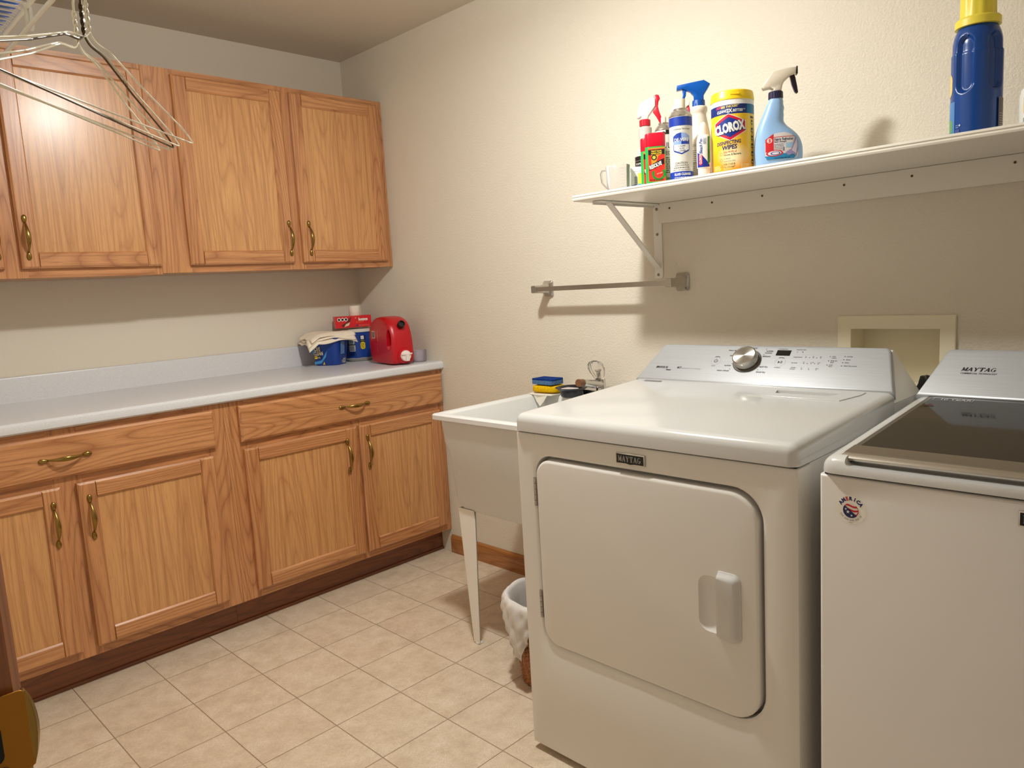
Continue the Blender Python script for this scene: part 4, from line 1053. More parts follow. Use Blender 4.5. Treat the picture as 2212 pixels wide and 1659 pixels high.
# two stain sticks
def stain_stick(x, y, label, rz):
    t_ = item('stain_remover_stick', label, 'bottle', x, y, rz)
    t_['group'] = 'stain remover sticks on the wall shelf'
    mb = MB(); a_ = rrect(-0.0285, 0.0285, -0.018, 0.018, 0.013, 5)
    mb.rings([[(p[0]*k, p[1]*k, z) for p in a_] for k, z in ((0.97, 0), (1, 0.002), (1, 0.104), (0.98, 0.106))]); finish('bottle_body', mb, C(24, 168, 74, rough=0.3), t_, world=False)
    mb = MB(); mb.rings([[(p[0]*k, p[1]*k, z) for p in a_] for k, z in ((0.985, 0.106), (1.01, 0.107), (1.01, 0.139), (0.97, 0.143), (0.85, 0.1445))]); finish('cap', mb, C(214, 18, 48, rough=0.3), t_, world=False)
    L = Label(); L.rect(-0.021, 0.009, 0.0265, 0.103, C(190, 150, 50), 1); L.rect(-0.020, 0.010, 0.0255, 0.099, C(220, 44, 36), 2)
    L.rect(-0.020, 0.083, 0.0255, 0.097, C(20, 26, 40), 3); L.text('TREAT NOW,', 0.003, 0.0905, 0.0062, YEL, 4, align='CENTER', bold=0.02, sx=0.8); L.text('WASH LATER', 0.003, 0.0845, 0.0062, YEL, 4, align='CENTER', bold=0.02, sx=0.8)
    L.poly([(-0.012, 0.050), (-0.002, 0.054), (0.008, 0.080), (0.018, 0.083), (-0.012, 0.083)], C(244, 150, 40), 3)
    L.circ(-0.004, 0.0755, 0.008, C(24, 40, 20), 4, 12); L.circ(-0.004, 0.0755, 0.005, C(190, 190, 80), 5, 10)
    L.ring(0.008, 0.030, 0.019, 0.0065, C(24, 130, 40), 3, 150, 400); L.circ(0.010, 0.031, 0.0075, C(200, 40, 34), 4)
    L.poly([(-0.019, 0.040), (0.0235, 0.056), (0.0235, 0.072), (-0.017, 0.055)], C(24, 20, 20), 5); L.text('RESOLVE', -0.0165, 0.043, 0.0145, C(244, 240, 232), 6, rot=19, bold=0.04, shear=0.2, sx=0.62)
    L.text('pet stain', 0.003, 0.0285, 0.0055, C(244, 230, 200), 6, rot=10, sx=0.8); L.lines(-0.017, 0.014, 0.038, 2, 0.003, 0.0016, C(90, 20, 20), 4, 4)
    L.onplane((0, -0.0181, 0), (1,0,0), (0,0,1)); L.done('label_print', t_)
stain_stick(-0.310, -2.017, 'green and red stain remover stick in front, its full label showing', math.radians(-57))
stain_stick(-0.262, -1.968, 'green and red stain remover stick mostly hidden behind its twin', math.radians(-57))
# red and white spray bottle
t_ = item('spray_bottle', 'translucent spray bottle with white head and red trigger, behind the stain sticks', 'bottle', -0.13, -1.862)
pr = [(0.030, 0), (0.034, 0.004), (0.034, 0.115), (0.031, 0.130), (0.0205, 0.150), (0.0195, 0.165), (0.021, 0.188), (0.021, 0.205), (0.014, 0.210), (0.0125, 0.214)]
mb = MB(); mb.lathe(pr); finish('bottle_body', mb, mat('milky_plastic', (226, 214, 206), 0.35, Transmission_Weight=0.15), t_, world=False, smooth=50)
L = Label(); L.rect(-0.05, 0.060, 0.05, 0.118, C(26, 20, 20)); L.rect(-0.05, 0.104, 0.05, 0.1048, GREY, 2); L.text('FOAMING CLEANER', -0.036, 0.092, 0.0085, WHITE, 2, sx=0.85); L.rect(-0.05, 0.089, 0.05, 0.0896, GREY, 2); L.lines(-0.04, 0.08, 0.08, 3, 0.005, 0.0016, GREY, 2, 8); L.oncyl(0.0345); L.done('label_print', t_)
mb = MB()
mb.rings([[((0.0165+(0.0008 if i % 2 else 0))*k*math.cos(2*PI*i/40), (0.0165+(0.0008 if i % 2 else 0))*k*math.sin(2*PI*i/40), z) for i in range(40)] for k, z in ((1, 0.212), (1, 0.229), (0.9, 0.231))]); finish('collar', mb, C(206, 22, 44, rough=0.35), t_, world=False)
mb = MB(); out = [(-0.009, 0.228), (0.009, 0.228), (0.012, 0.240), (0.020, 0.250), (0.034, 0.268), (0.034, 0.292), (0.026, 0.296), (-0.006, 0.285), (-0.017, 0.272), (-0.024, 0.238), (-0.018, 0.236), (-0.010, 0.242)]
mb.prism(out, -0.010, 0.010, ax='y', ins=0.0025); hd = finish('spray_head', mb, WHITE, t_, world=False, smooth=50)
mb = MB(); mb.prism([(0.031, 0.300), (0.038, 0.303), (0.046, 0.300), (0.049, 0.290), (0.044, 0.282), (0.042, 0.268), (0.046, 0.250), (0.056, 0.222), (0.052, 0.215), (0.046, 0.216), (0.036, 0.236), (0.026, 0.250), (0.027, 0.256), (0.034, 0.264), (0.035, 0.280), (0.030, 0.292)], -0.007, 0.007, ax='y', ins=0.002)
finish('trigger', mb, C(212, 24, 50, rough=0.25), hd, world=False, smooth=50)
# small aerosol
def aerosol(t_, r, hb, cap_r, cap_h, body_m, capm):
    mb = MB(); mb.lathe([(r*0.9, 0), (r*0.98, 0.001), (r, 0.004), (r, hb-0.002)]); finish('can', mb, body_m, t_, world=False, smooth=40)
    mb = MB(); mb.lathe([(r, hb-0.002), (r*1.03, hb), (r*1.03, hb+0.002), (r*0.97, hb+0.004), (r*0.86, hb+0.010), (r*0.66, hb+0.017), (r*0.60, hb+0.018), (r*0.60, hb+0.022), (r*0.5, hb+0.023)]); finish('shoulder', mb, C(186, 180, 168, rough=0.25, metal=0.8), t_, world=False, smooth=40)
    mb = MB(); mb.lathe([(cap_r, hb+0.0225), (cap_r, hb+0.0225+cap_h*0.95), (cap_r*0.93, hb+0.0225+cap_h)]); finish('cap', mb, capm, t_, world=False, smooth=40)
t_ = item('aerosol_can', 'small spray can with black and white print, tucked behind the glass cleaner can', 'can', -0.19, -1.970)
aerosol(t_, 0.027, 0.172, 0.008, 0.017, WHITE, C(226, 216, 196))
L = Label(); L.circ(0.000, 0.160, 0.006, INK, 1); L.rect(0.006, 0.158, 0.03, 0.170, INK, 1); L.text('PAUL', -0.026, 0.118, 0.024, INK, 1, sx=0.8); L.text('CEO', -0.005, 0.098, 0.016, INK, 1, sx=0.8); L.lines(-0.022, 0.088, 0.05, 8, 0.006, 0.0026, C(70, 70, 70), 1, 5); L.rect(-0.03, 0.008, 0.03, 0.034, C(214, 206, 160), 1); L.lines(-0.025, 0.028, 0.05, 4, 0.006, 0.003, GREEN, 2, 6)
L.oncyl(0.0272); L.done('label_print', t_)
# glass cleaner aerosol
t_ = item('glass_cleaner_can', 'tall white glass cleaner can with a dark blue band at its top', 'can', -0.28, -2.083)
aerosol(t_, 0.0318, 0.179, 0.0145, 0.026, C(216, 214, 206, rough=0.35), C(234, 226, 208))
L = Label(); w_ = 0.055; BL = C(18, 56, 158)
L.rect(-w_, 0.152, w_, 0.176, BL); L.text('Commercial', -0.021, 0.141, 0.0055, INK, 1, shear=0.4, sx=0.8); L.text('Self-Cleaning', 0.004, 0.141, 0.0055, INK, 1, shear=0.4, sx=0.8)
sh5 = [(-0.0215, 0.124), (-0.0215, 0.086), (-0.018, 0.082), (0.002, 0.074), (0.022, 0.082), (0.0255, 0.086), (0.0255, 0.124), (0.014, 0.131), (0.002, 0.133), (-0.010, 0.131)]
L.poly(sh5, BL, 1); L.poly([(-0.0195, 0.101), (-0.0195, 0.087), (0.002, 0.0775), (0.0235, 0.087), (0.0235, 0.101)], C(226, 228, 230), 2); L.poly([(0.002, 0.112), (0.0255, 0.112), (0.0255, 0.124), (0.014, 0.131), (0.002, 0.133)], C(140, 168, 214), 2)
L.poly([(-0.0215, 0.101), (0.002, 0.101), (0.002, 0.110), (-0.0215, 0.110)], C(140, 168, 214), 2); L.text('DE-VERE', 0.002, 0.1095, 0.0125, WHITE, 3, align='CENTER', bold=0.015, sx=0.86)
for i, s in enumerate(('C-CLEAR', 'GLASS', 'CLEANER')): L.text(s, 0.003, 0.0945-i*0.0066, 0.0066, INK, 3, align='CENTER', bold=0.01, sx=0.75)
L.text('CAUTION', 0.001, 0.048, 0.0082, INK, 1, align='CENTER', sx=0.95); L.text('CONTENTS UNDER PRESSURE', 0.001, 0.0425, 0.0045, INK, 1, align='CENTER', sx=0.72); L.lines(-0.022, 0.0375, 0.046, 1, 0.003, 0.0016, INK, 1, 3); L.text('NET WT. 19 OZ. (1 LB. 3 OZ.) 538 GM', 0.001, 0.031, 0.0045, INK, 1, align='CENTER', sx=0.68)
L.rect(-w_, 0.002, w_, 0.028, BL); L.text('GLASS CLEANER', 0.004, 0.0175, 0.0092, WHITE, 2, align='CENTER', bold=0.02, sx=0.72); L.lines(-0.02, 0.011, 0.05, 1, 0.003, 0.0016, WHITE, 2, 9)
L.oncyl(0.0320); L.done('label_print', t_)
# blue-headed spray bottle
t_ = item('spray_bottle', 'white ribbed spray bottle with a blue trigger head', 'bottle', -0.165, -2.074, math.radians(-58))
pr = [(0.034, 0), (0.038, 0.004), (0.038, 0.118), (0.036, 0.124)]
for i in range(11): pr += [(0.0335-i*0.0012, 0.130+i*0.0068), (0.0325-i*0.0012, 0.1335+i*0.0068)]
pr += [(0.0225, 0.206), (0.0245, 0.210), (0.0245, 0.219), (0.0225, 0.223), (0.016, 0.225)]
mb = MB(); mb.lathe(pr); finish('bottle_body', mb, C(236, 224, 206), t_, world=False, smooth=50)
mb = MB(); mb.rings([[((0.0178+(0.0008 if i % 2 else 0))*k*math.cos(2*PI*i/40), (0.0178+(0.0008 if i % 2 else 0))*k*math.sin(2*PI*i/40), z) for i in range(40)] for k, z in ((1, 0.223), (0.97, 0.240), (0.9, 0.242))]); finish('collar', mb, C(0, 74, 160), t_, world=False)
trigger_head(t_, 0.241, C(0, 86, 178, rough=0.3), C(0, 86, 178, rough=0.3), 1, 0.98, style=1).rotation_euler = (0, 0, 0)
L = Label(); L.lines(-0.03, 0.112, 0.06, 2, 0.004, 0.0015, GREY, 1, 11); L.lines(-0.03, 0.095, 0.06, 14, 0.0055, 0.0016, C(120, 120, 116), 1, 12); L.rect(-0.034, 0.060, 0.034, 0.0608, INK); L.rect(-0.034, 0.030, 0.034, 0.0308, INK); L.oncyl(0.0382); L.done('label_print', t_)
# hidden red triggered bottle
t_ = item('spray_bottle', 'spray bottle with a white head and red trigger, mostly hidden behind the blue-headed sprayer', 'bottle', -0.075, -1.955, math.radians(-62))
mb = MB(); mb.lathe([(0.030, 0), (0.032, 0.004), (0.032, 0.15), (0.018, 0.19), (0.018, 0.225), (0.013, 0.228)]); finish('bottle_body', mb, C(230, 222, 210), t_, world=False, smooth=50)
trigger_head(t_, 0.228, WHITE, C(206, 24, 44), 1, 0.72, style=0)
# bleach pen
t_ = item('bleach_pen', 'white and blue bleach pen standing beside the yellow wipes canister', 'pen', -0.325, -2.180)
pr = [(0.0155, 0), (0.0158, 0.001), (0.0158, 0.022), (0.0178, 0.023), (0.0184, 0.045), (0.0180, 0.095), (0.0150, 0.108), (0.0135, 0.109), (0.0115, 0.124), (0.0080, 0.139), (0.0040, 0.143)]
mb = MB(); mb.lathe(pr, mis=[0,0,0,1,1,1,1,0,0,0,0], ry=0.7); finish('pen_body', mb, [C(236, 226, 212), C(238, 236, 232)], t_, world=False, smooth=40)
L = Label(0.0003); L.poly([(-0.019, 0.025), (0.016, 0.025), (0.016, 0.030), (-0.004, 0.056), (-0.019, 0.064)], C(24, 44, 150)); L.text('Bleach Pen', -0.0035, 0.060, 0.0125, C(24, 60, 160), 2, rot=90, shear=0.2, bold=0.01, sx=0.72)
L.rr(-0.014, 0.030, -0.0035, 0.059, 0.005, C(206, 24, 60), 2); L.text('CLOROX', -0.0055, 0.033, 0.0085, WHITE, 3, rot=90, bold=0.03, sx=0.72); L.lines(-0.001, 0.099, 0.008, 8, 0.002, 0.0008, C(50, 80, 160), 1, 7)
L.poly([(0.010, 0.030), (0.019, 0.038), (0.019, 0.104), (0.012, 0.104)], C(40, 140, 80), 1); L.text('Dual Tipped', 0.0145, 0.045, 0.0062, INK, 2, rot=90, sx=0.8)
L.oncyl(0.0182, ry=0.7, rf=lambda z: 0.0186); L.done('label_print', t_)
# disinfecting wipes
t_ = item('wipes_canister', 'large yellow canister of disinfecting wipes with a yellow lid', 'canister', -0.270, -2.236)
RC = 0.0555
mb = MB(); mb.lathe([(0.053, 0), (RC, 0.002), (RC, 0.184), (0.0545, 0.187)], n=56, mis=[1,0,0,0]); finish('canister_body', mb, [WHITE, WHITE], t_, world=False, smooth=40)
mb = MB(); mb.lathe([(0.0545, 0.187), (0.0562, 0.188), (0.0562, 0.197), (0.0552, 0.199), (0.0550, 0.205), (0.0535, 0.210), (0.048, 0.213), (0.047, 0.2115)], n=56)
mb.box(-0.006, 0.016, -0.0572, -0.052, 0.198, 0.2015); finish('lid', mb, C(250, 214, 34, rough=0.35), t_, world=False, smooth=40)
YL = mat('wipes_label_yellow', (250, 214, 60), 0.35)
t = NT(YL); tc = t.n('ShaderNodeTexCoord'); sp = t.n('ShaderNodeSeparateXYZ'); t.l(tc.outputs['Object'], sp.inputs[0])
nz = t.math('ADD', t.math('MULTIPLY', sp.outputs[2], 5.6), t.math('MULTIPLY', t.noise(tc.outputs['Object'], 18, 1), 0.25))
yc = t.ramp(nz, [(0.05, (244, 150, 24)), (0.3, (248, 168, 30)), (0.5, (250, 196, 40)), (1.0, (250, 204, 44))])
vm = t.n('ShaderNodeVectorMath', operation='SUBTRACT'); t.l(tc.outputs['Object'], vm.inputs[0]); vm.inputs[1].default_value = (0.0, -0.055, 0.045)
vs_ = t.n('ShaderNodeVectorMath', operation='MULTIPLY'); t.l(vm.outputs[0], vs_.inputs[0]); vs_.inputs[1].default_value = (1.0, 0.3, 1.2)
vl = t.n('ShaderNodeVectorMath', operation='LENGTH'); t.l(vs_.outputs[0], vl.inputs[0])
gm = t.n('ShaderNodeMapRange'); t.l(vl.outputs['Value'], gm.inputs[0]); gm.inputs[1].default_value = 0.012; gm.inputs[2].default_value = 0.042; gm.inputs[3].default_value = 0.9; gm.inputs[4].default_value = 0.0
t.l(t.mix(gm.outputs[0], yc, lin((255, 244, 196))), t.b.inputs['Base Color'])
L = Label(); w_ = 0.078
L.rect(-w_, 0.004, w_, 0.150, YL, 1); L.rect(-w_, 0.150, w_, 0.174, C(14, 44, 118), 1); L.rect(0.038, 0.150, w_, 0.174, C(10, 110, 140), 1.5)
L.text('NOW', -0.046, 0.1655, 0.0078, C(240, 60, 80), 2, rot=6, bold=0.04, shear=0.2, sx=0.8); L.text('40% THICKER!*', -0.032, 0.1655, 0.0085, C(255, 232, 120), 2, rot=2, bold=0.02, shear=0.2, sx=0.82); L.text('CLEANS', -0.044, 0.1545, 0.0095, WHITE, 2, rot=3, bold=0.03, shear=0.2, sx=0.8); L.text('2X', -0.016, 0.1545, 0.0125, WHITE, 2, bold=0.05, sx=0.9); L.text('BETTER**', -0.001, 0.155, 0.0092, WHITE, 2, bold=0.03, shear=0.2, sx=0.85)
cx_, cy_ = -0.008, 0.117
hx = [(-0.046, 0.006), (-0.030, 0.024), (0.0, 0.034), (0.036, 0.018), (0.041, 0.0), (0.030, -0.020), (0.0, -0.033), (-0.034, -0.020)]
hx = [(-0.043, 0.013), (-0.004, 0.033), (0.040, 0.013), (0.040, -0.011), (0.0, -0.033), (-0.042, -0.012)]
L.poly([(cx_+a*1.06, cy_+b*1.06) for a, b in hx], WHITE, 2); L.poly([(cx_+a, cy_+b) for a, b in hx], C(206, 22, 52), 3); L.poly([(cx_+a*0.8, cy_+b*0.78) for a, b in hx], C(20, 50, 140), 4)
L.text('CLOROX', cx_+0.0012, cy_-0.0120, 0.0315, C(16, 26, 70), 5, rot=8, align='CENTER', bold=0.085, sx=0.60); L.text('CLOROX', cx_, cy_-0.0110, 0.0315, WHITE, 6, rot=8, align='CENTER', bold=0.06, sx=0.60)
L.text('DISINFECTING', -0.046, 0.0725, 0.0125, C(20, 40, 100), 2, rot=3, bold=0.03, shear=0.15, sx=0.80); L.text('WIPES', -0.030, 0.0600, 0.0155, C(20, 40, 100), 2, rot=3, bold=0.035, shear=0.15, sx=0.9)
for i, (s, c_) in enumerate((('Kills 99.9% of', C(200, 60, 40)), ('Viruses & Bacteria', INK), ('No Bleach', GREY), ('Streak-Free Shine', GREY), ('Kills Cold &', C(90, 80, 50)), ('Flu Viruses*', C(90, 80, 50)))):
    L.text(s, -0.026, 0.0515-i*0.0068-(0.002*(i//2)), 0.0072 if c_ != GREY else 0.005, c_, 2, rot=2, sx=0.85, bold=0.01)
for i in range(3): L.ring(-0.033, 0.0505-i*0.0156, 0.004, 0.0008, C(230, 110, 60), 2)
L.rr(0.050, 0.138, 0.066, 0.1435, 0.0025, C(30, 44, 70), 2)
for i in range(6): L.rr(0.0535, 0.122-i*0.020, 0.0625, 0.134-i*0.020, 0.0015, C(30, 40, 60), 2); L.rect(0.0555, 0.1245-i*0.020, 0.0605, 0.129-i*0.020, C(240, 214, 120), 3); L.rect(0.0555, 0.1182-i*0.020, 0.0605, 0.1192-i*0.020, C(60, 60, 60), 2)
for u in (-0.058, -0.026, 0.018): L.lines(u, 0.020, 0.024, 4, 0.0032, 0.0016, C(255, 224, 150), 2, int(u*1000)+70)
L.oncyl(RC+0.0001); L.done('label_print', t_)
# fabric refresher
t_ = item('fabric_refresher_bottle', 'pale blue fabric refresher spray bottle with a beige head and dark trigger', 'bottle', -0.236, -2.3475, math.radians(-58))
LB = mat('pale_blue_plastic', (150, 188, 230), 0.28)
secs = [(0.0, 0.055, 0.0275, 0.001), (0.0, 0.058, 0.030, 0.004), (0.0, 0.0600, 0.0315, 0.03), (0.0, 0.0605, 0.0315, 0.052), (-0.0015, 0.058, 0.031, 0.070), (-0.005, 0.053, 0.030, 0.086), (-0.0100, 0.0455, 0.028, 0.098), (-0.0150, 0.0375, 0.0265, 0.108),
        (-0.0170, 0.0315, 0.0255, 0.118), (-0.0165, 0.0290, 0.0245, 0.127), (-0.0130, 0.0280, 0.0230, 0.137), (-0.0120, 0.0245, 0.0215, 0.147), (-0.0080, 0.0245, 0.0205, 0.155), (-0.0085, 0.0205, 0.019, 0.165), (-0.0055, 0.0195, 0.018, 0.172), (-0.0055, 0.0165, 0.0165, 0.179), (-0.0055, 0.015, 0.015, 0.183)]
mb = MB(); mb.rings([[(cx_+rx*math.copysign(abs(math.cos(a))**0.85, math.cos(a)), ry_*math.copysign(abs(math.sin(a))**0.85, math.sin(a)), z) for a in [2*PI*i/48 for i in range(48)]] for cx_, rx, ry_, z in secs])
bo = finish('bottle_body', mb, LB, t_, world=False, smooth=60); sd_ = bo.modifiers.new('sub', 'SUBSURF'); sd_.levels = 1; sd_.render_levels = 1
mb = MB(); mb.rings([[(-0.0055+(0.0178+(0.0007 if i % 2 else 0))*k*math.cos(2*PI*i/44), (0.0178+(0.0007 if i % 2 else 0))*k*math.sin(2*PI*i/44), z) for i in range(44)] for k, z in ((1, 0.180), (0.98, 0.196), (0.86, 0.198))]); finish('collar', mb, C(34, 30, 66, rough=0.3), t_, world=False)
mb = MB(); BE = C(226, 214, 194, rough=0.3)
out = [(-0.016, 0.197), (0.008, 0.197), (0.0105, 0.212), (0.016, 0.222), (0.028, 0.232), (0.043, 0.236), (0.045, 0.252), (0.020, 0.253), (-0.012, 0.249), (-0.026, 0.231), (-0.040, 0.211), (-0.036, 0.205), (-0.020, 0.207), (-0.011, 0.203)]
mb.prism(out, -0.013, 0.013, ax='y', ins=0.004); hd = finish('spray_head', mb, BE, t_, world=False, smooth=60)
mb = MB(); mb.box(0.0445, 0.048, -0.010, 0.010, 0.235, 0.2545); finish('nozzle', mb, C(30, 28, 40), hd, world=False, bevel=0.001)
mb = MB(); mb.prism([(0.029, 0.233), (0.040, 0.237), (0.043, 0.226), (0.047, 0.205), (0.049, 0.190), (0.046, 0.188), (0.041, 0.192), (0.034, 0.210)], -0.0065, 0.0065, ax='y', ins=0.0015); finish('trigger', mb, C(24, 18, 36, rough=0.3), hd, world=False)
L = Label(0.0003)
ov = [(-0.034, 0.014), (-0.028, 0.009), (0.036, 0.009), (0.046, 0.016), (0.047, 0.040), (0.041, 0.060), (0.030, 0.072), (0.012, 0.078), (-0.010, 0.076), (-0.028, 0.066), (-0.036, 0.052)]
L.poly(ov, C(214, 208, 208), 1); L.poly([(-0.034, 0.062), (-0.014, 0.075), (-0.014, 0.030), (-0.034, 0.030)], C(206, 36, 44), 2)
L.circ(-0.024, 0.0585, 0.0065, C(226, 200, 196), 3); L.text('S', -0.0262, 0.0545, 0.011, C(206, 36, 44), 4, bold=0.05); L.rect(-0.014, 0.0655, 0.038, 0.0668, C(206, 36, 44), 2)
L.text('Fabric Refresher', -0.0125, 0.0570, 0.0098, C(22, 34, 74), 2, bold=0.018, sx=0.72); L.text('Extra Strength', -0.0125, 0.0520, 0.0060, C(22, 34, 74), 2, bold=0.015, sx=0.85)
L.lines(-0.0125, 0.047, 0.024, 5, 0.0038, 0.0011, C(60, 66, 90), 2, 5)
L.rect(0.016, 0.038, 0.034, 0.050, C(150, 190, 220), 2); L.rect(0.010, 0.030, 0.0115, 0.040, C(40, 50, 90), 3)
L.poly([(-0.036, 0.020), (-0.030, 0.010), (0.036, 0.010), (0.044, 0.020), (0.012, 0.024), (-0.012, 0.020)], C(34, 130, 180), 2)
L.circ(-0.012, 0.026, 0.021, C(200, 50, 60), 3, 24, 0.0078); L.circ(-0.012, 0.026, 0.0165, C(214, 214, 222), 4, 24, 0.0058); L.circ(-0.010, 0.0255, 0.012, C(30, 70, 150), 5, 24, 0.0042); L.circ(-0.010, 0.0255, 0.009, C(220, 214, 220), 6, 24, 0.003)
L.poly([(0.014, 0.026), (0.030, 0.034), (0.040, 0.066), (0.046, 0.052), (0.047, 0.030), (0.040, 0.016), (0.034, 0.022), (0.022, 0.018)], C(150, 140, 186), 4); L.poly([(0.030, 0.030), (0.043, 0.060), (0.045, 0.045), (0.041, 0.022)], C(206, 196, 214), 5)
L.text('1 L', 0.0, 0.0125, 0.005, C(20, 40, 90), 4); L.lines(-0.012, 0.0125, 0.04, 1, 0.003, 0.0016, C(20, 60, 110), 3, 5)
us = [v.co.x for v in L.bm.verts]; L.cut(0, min(us), max(us), 0.003); L.cut(1, 0.0, 0.08, 0.004)
for v in L.bm.verts: v.co.y += 0.013; v.co.x -= 0.0012
for v in L.bm.verts:
    x, z, o_ = v.co.x, v.co.y, v.co.z
    for (c0, rx0, ry0, z0), (c1, rx1, ry1, z1) in zip(secs, secs[1:]):
        if z0 <= z <= z1:
            f_ = (z-z0)/(z1-z0); cc, rx, ry_ = c0+(c1-c0)*f_, rx0+(rx1-rx0)*f_, ry0+(ry1-ry0)*f_; break
    q = max(-0.97, min(0.97, (x-cc)/rx)); ang = math.acos(abs(q)**(1/0.85)); v.co = Vector((x, -ry_*math.sin(ang)**0.85-0.0004-o_, z))
L.done('label_print', t_)
# blue detergent jug
t_ = item('detergent_bottle', 'large dark blue detergent bottle with a yellow cap, at the right of the shelf', 'bottle', -0.20, -2.790, math.radians(-52))
DB = mat('deep_blue_plastic', (14, 66, 140), 0.26, spec=0.5)
NA, NZ = 120, 90; rs = []
def sm(x, a, b): x = max(0, min(1, (x-a)/(b-a))); return x*x*(3-2*x)
for k in range(NZ+1):
    z = 0.245*k/NZ
    r = 0.0495
    if z < 0.006: r = 0.045+0.0045*(z/0.006)**0.5
    if z > 0.19: r = 0.0495-0.0022*sm(z, 0.15, 0.205)
    if z > 0.205: r -= 0.0108*((z-0.205)/0.04)**2
    ring = []
    for i in range(NA):
        a = 2*PI*i/NA
        dd = 0
        for ac, hw_ in ((-143, 0.0205), (-66, 0.0195)):
            da = abs((math.degrees(a)-ac+180) % 360-180); du = math.radians(da)*0.0495
            dv = max(0.122-z, z-0.204, 0.0); dist = math.hypot(du, dv)
            dd = max(dd, 1-sm(dist, hw_*0.72, hw_))
        q = r-0.0105*dd
        ring.append((q*1.02*math.cos(a), q*0.95*math.sin(a), z))
    rs.append(ring)
mb = MB(); mb.rings(rs); finish('bottle_body', mb, DB, t_, world=False, smooth=60)
mb = MB(); YC = mat('yellow_cap_plastic', (236, 218, 74), 0.4); n = 72
def cr(r, z, rib=0): return [((r+(rib if (i//3) % 2 else 0))*math.cos(2*PI*i/n), (r+(rib if (i//3) % 2 else 0))*math.sin(2*PI*i/n)*0.97, z) for i in range(n)]
mb.rings([cr(0.040, 0.243), cr(0.0445, 0.2435), cr(0.0445, 0.258), cr(0.041, 0.262), cr(0.0355, 0.263), cr(0.0345, 0.266, 0.0012), cr(0.0335, 0.308, 0.0012), cr(0.032, 0.3105), cr(0.029, 0.311)])
finish('cap', mb, YC, t_, world=False, smooth=35)
L = Label(); 
L.circ(-0.030, 0.034, 0.0022, C(180, 190, 210)); L.lines(-0.040, 0.034, 0.007, 2, 0.004, 0.001, C(180, 190, 210), 1, 3); L.rect(-0.043, 0.018, -0.030, 0.026, C(60, 74, 130))
L.oncyl(0.0510, ry=0.99); o = L.done('label_print', t_); o.rotation_euler = (0, 0, math.radians(-28))
L = Label(); YG = C(226, 200, 120); L.rect(-0.03, 0.01, 0.03, 0.088, C(70, 130, 190)); L.rr(-0.024, 0.02, 0.024, 0.05, 0.01, C(90, 150, 100), 2); L.rr(-0.02, 0.10, 0.02, 0.15, 0.015, YG, 2)
L.oncyl(0.0512, ry=0.985); o = L.done('front_label', t_); o.rotation_euler = (0, 0, math.radians(-112))
L = Label(); L.rect(-0.022, 0.01, 0.022, 0.085, C(96, 92, 96)); L.lines(-0.018, 0.05, 0.036, 8, 0.005, 0.0015, C(190, 190, 180), 2, 3)
L.oncyl(0.0512, ry=0.985); o = L.done('back_label', t_); o.rotation_euler = (0, 0, math.radians(55))
# bottle only just in frame on the far right
t_ = item('cleaner_bottle', 'white bottle cut off by the right edge of the picture', 'bottle', -0.20, -2.905, FACE)
mb = MB(); mb.lathe([(0.030, 0), (0.033, 0.003), (0.033, 0.075), (0.030, 0.09), (0.014, 0.105), (0.014, 0.12)]); finish('bottle_body', mb, WHITE, t_, world=False, smooth=50)
L = Label(); L.rect(-0.04, 0.04, 0.04, 0.072, C(230, 200, 110)); L.rect(-0.04, 0.018, 0.04, 0.03, GREY); L.oncyl(0.0332); L.done('label_print', t_)

# ================================================================== ITEMS ON THE COUNTER
ZC = 0.9155
def ctub(name, label, x, y, r, h, rz, bm_, lidm, lidh, lidr):
    t_ = thing(name, label, 'tub', (x, y, ZC), rz)
    mb = MB(); mb.lathe([(r*0.93, 0), (r*0.96, 0.002), (r, h)], n=48); finish('tub_body', mb, bm_, t_, world=False)
    mb = MB(); mb.lathe([(r, h), (r*lidr, h+0.001), (r*lidr, h+lidh), (r*lidr*0.97, h+lidh+0.002)], n=48); finish('lid', mb, lidm, t_, world=False)
    return t_
BLU = mat('detergent_tub_blue', (16, 62, 150), 0.35)
t_ = thing('laundry_booster_box', 'blue tub of laundry booster powder with a folded cloth on top', 'tub', (-0.283, -0.140, ZC), math.radians(-62))
mb = MB()
def sqr(w_, d_, z, r): return [(a, b, z) for a, b in rrect(-w_, w_, -d_, d_, r, 6)]
mb.rings([sqr(0.060, 0.052, 0, 0.03), sqr(0.062, 0.054, 0.003, 0.032), sqr(0.074, 0.062, 0.118, 0.03)]); finish('tub_body', mb, BLU, t_, world=False, smooth=50)
mb = MB(); mb.rings([sqr(0.075, 0.063, 0.118, 0.03), sqr(0.077, 0.065, 0.119, 0.03), sqr(0.077, 0.065, 0.131, 0.03), sqr(0.073, 0.061, 0.133, 0.03)]); finish('lid', mb, C(20, 70, 150), t_, world=False, smooth=50)
L = Label(0.0003)
SW = C(70, 150, 214)
L.poly([(-0.055, 0.006), (-0.02, 0.010), (0.008, 0.040), (0.018, 0.07), (0.006, 0.055), (-0.015, 0.026), (-0.055, 0.018)], SW, 1); L.poly([(-0.058, 0.05), (-0.04, 0.09), (-0.056, 0.11), (-0.064, 0.08)], C(60, 130, 200), 1)
L.text('OXI', -0.050, 0.069, 0.026, INK, 2, bold=0.07, sx=0.70); L.text('OXI', -0.050, 0.070, 0.026, C(252, 236, 196), 3, bold=0.03, sx=0.70); L.text('CLEAN', -0.054, 0.049, 0.025, INK, 2, bold=0.07, sx=0.62); L.text('CLEAN', -0.054, 0.050, 0.025, C(252, 236, 196), 3, bold=0.03, sx=0.62)
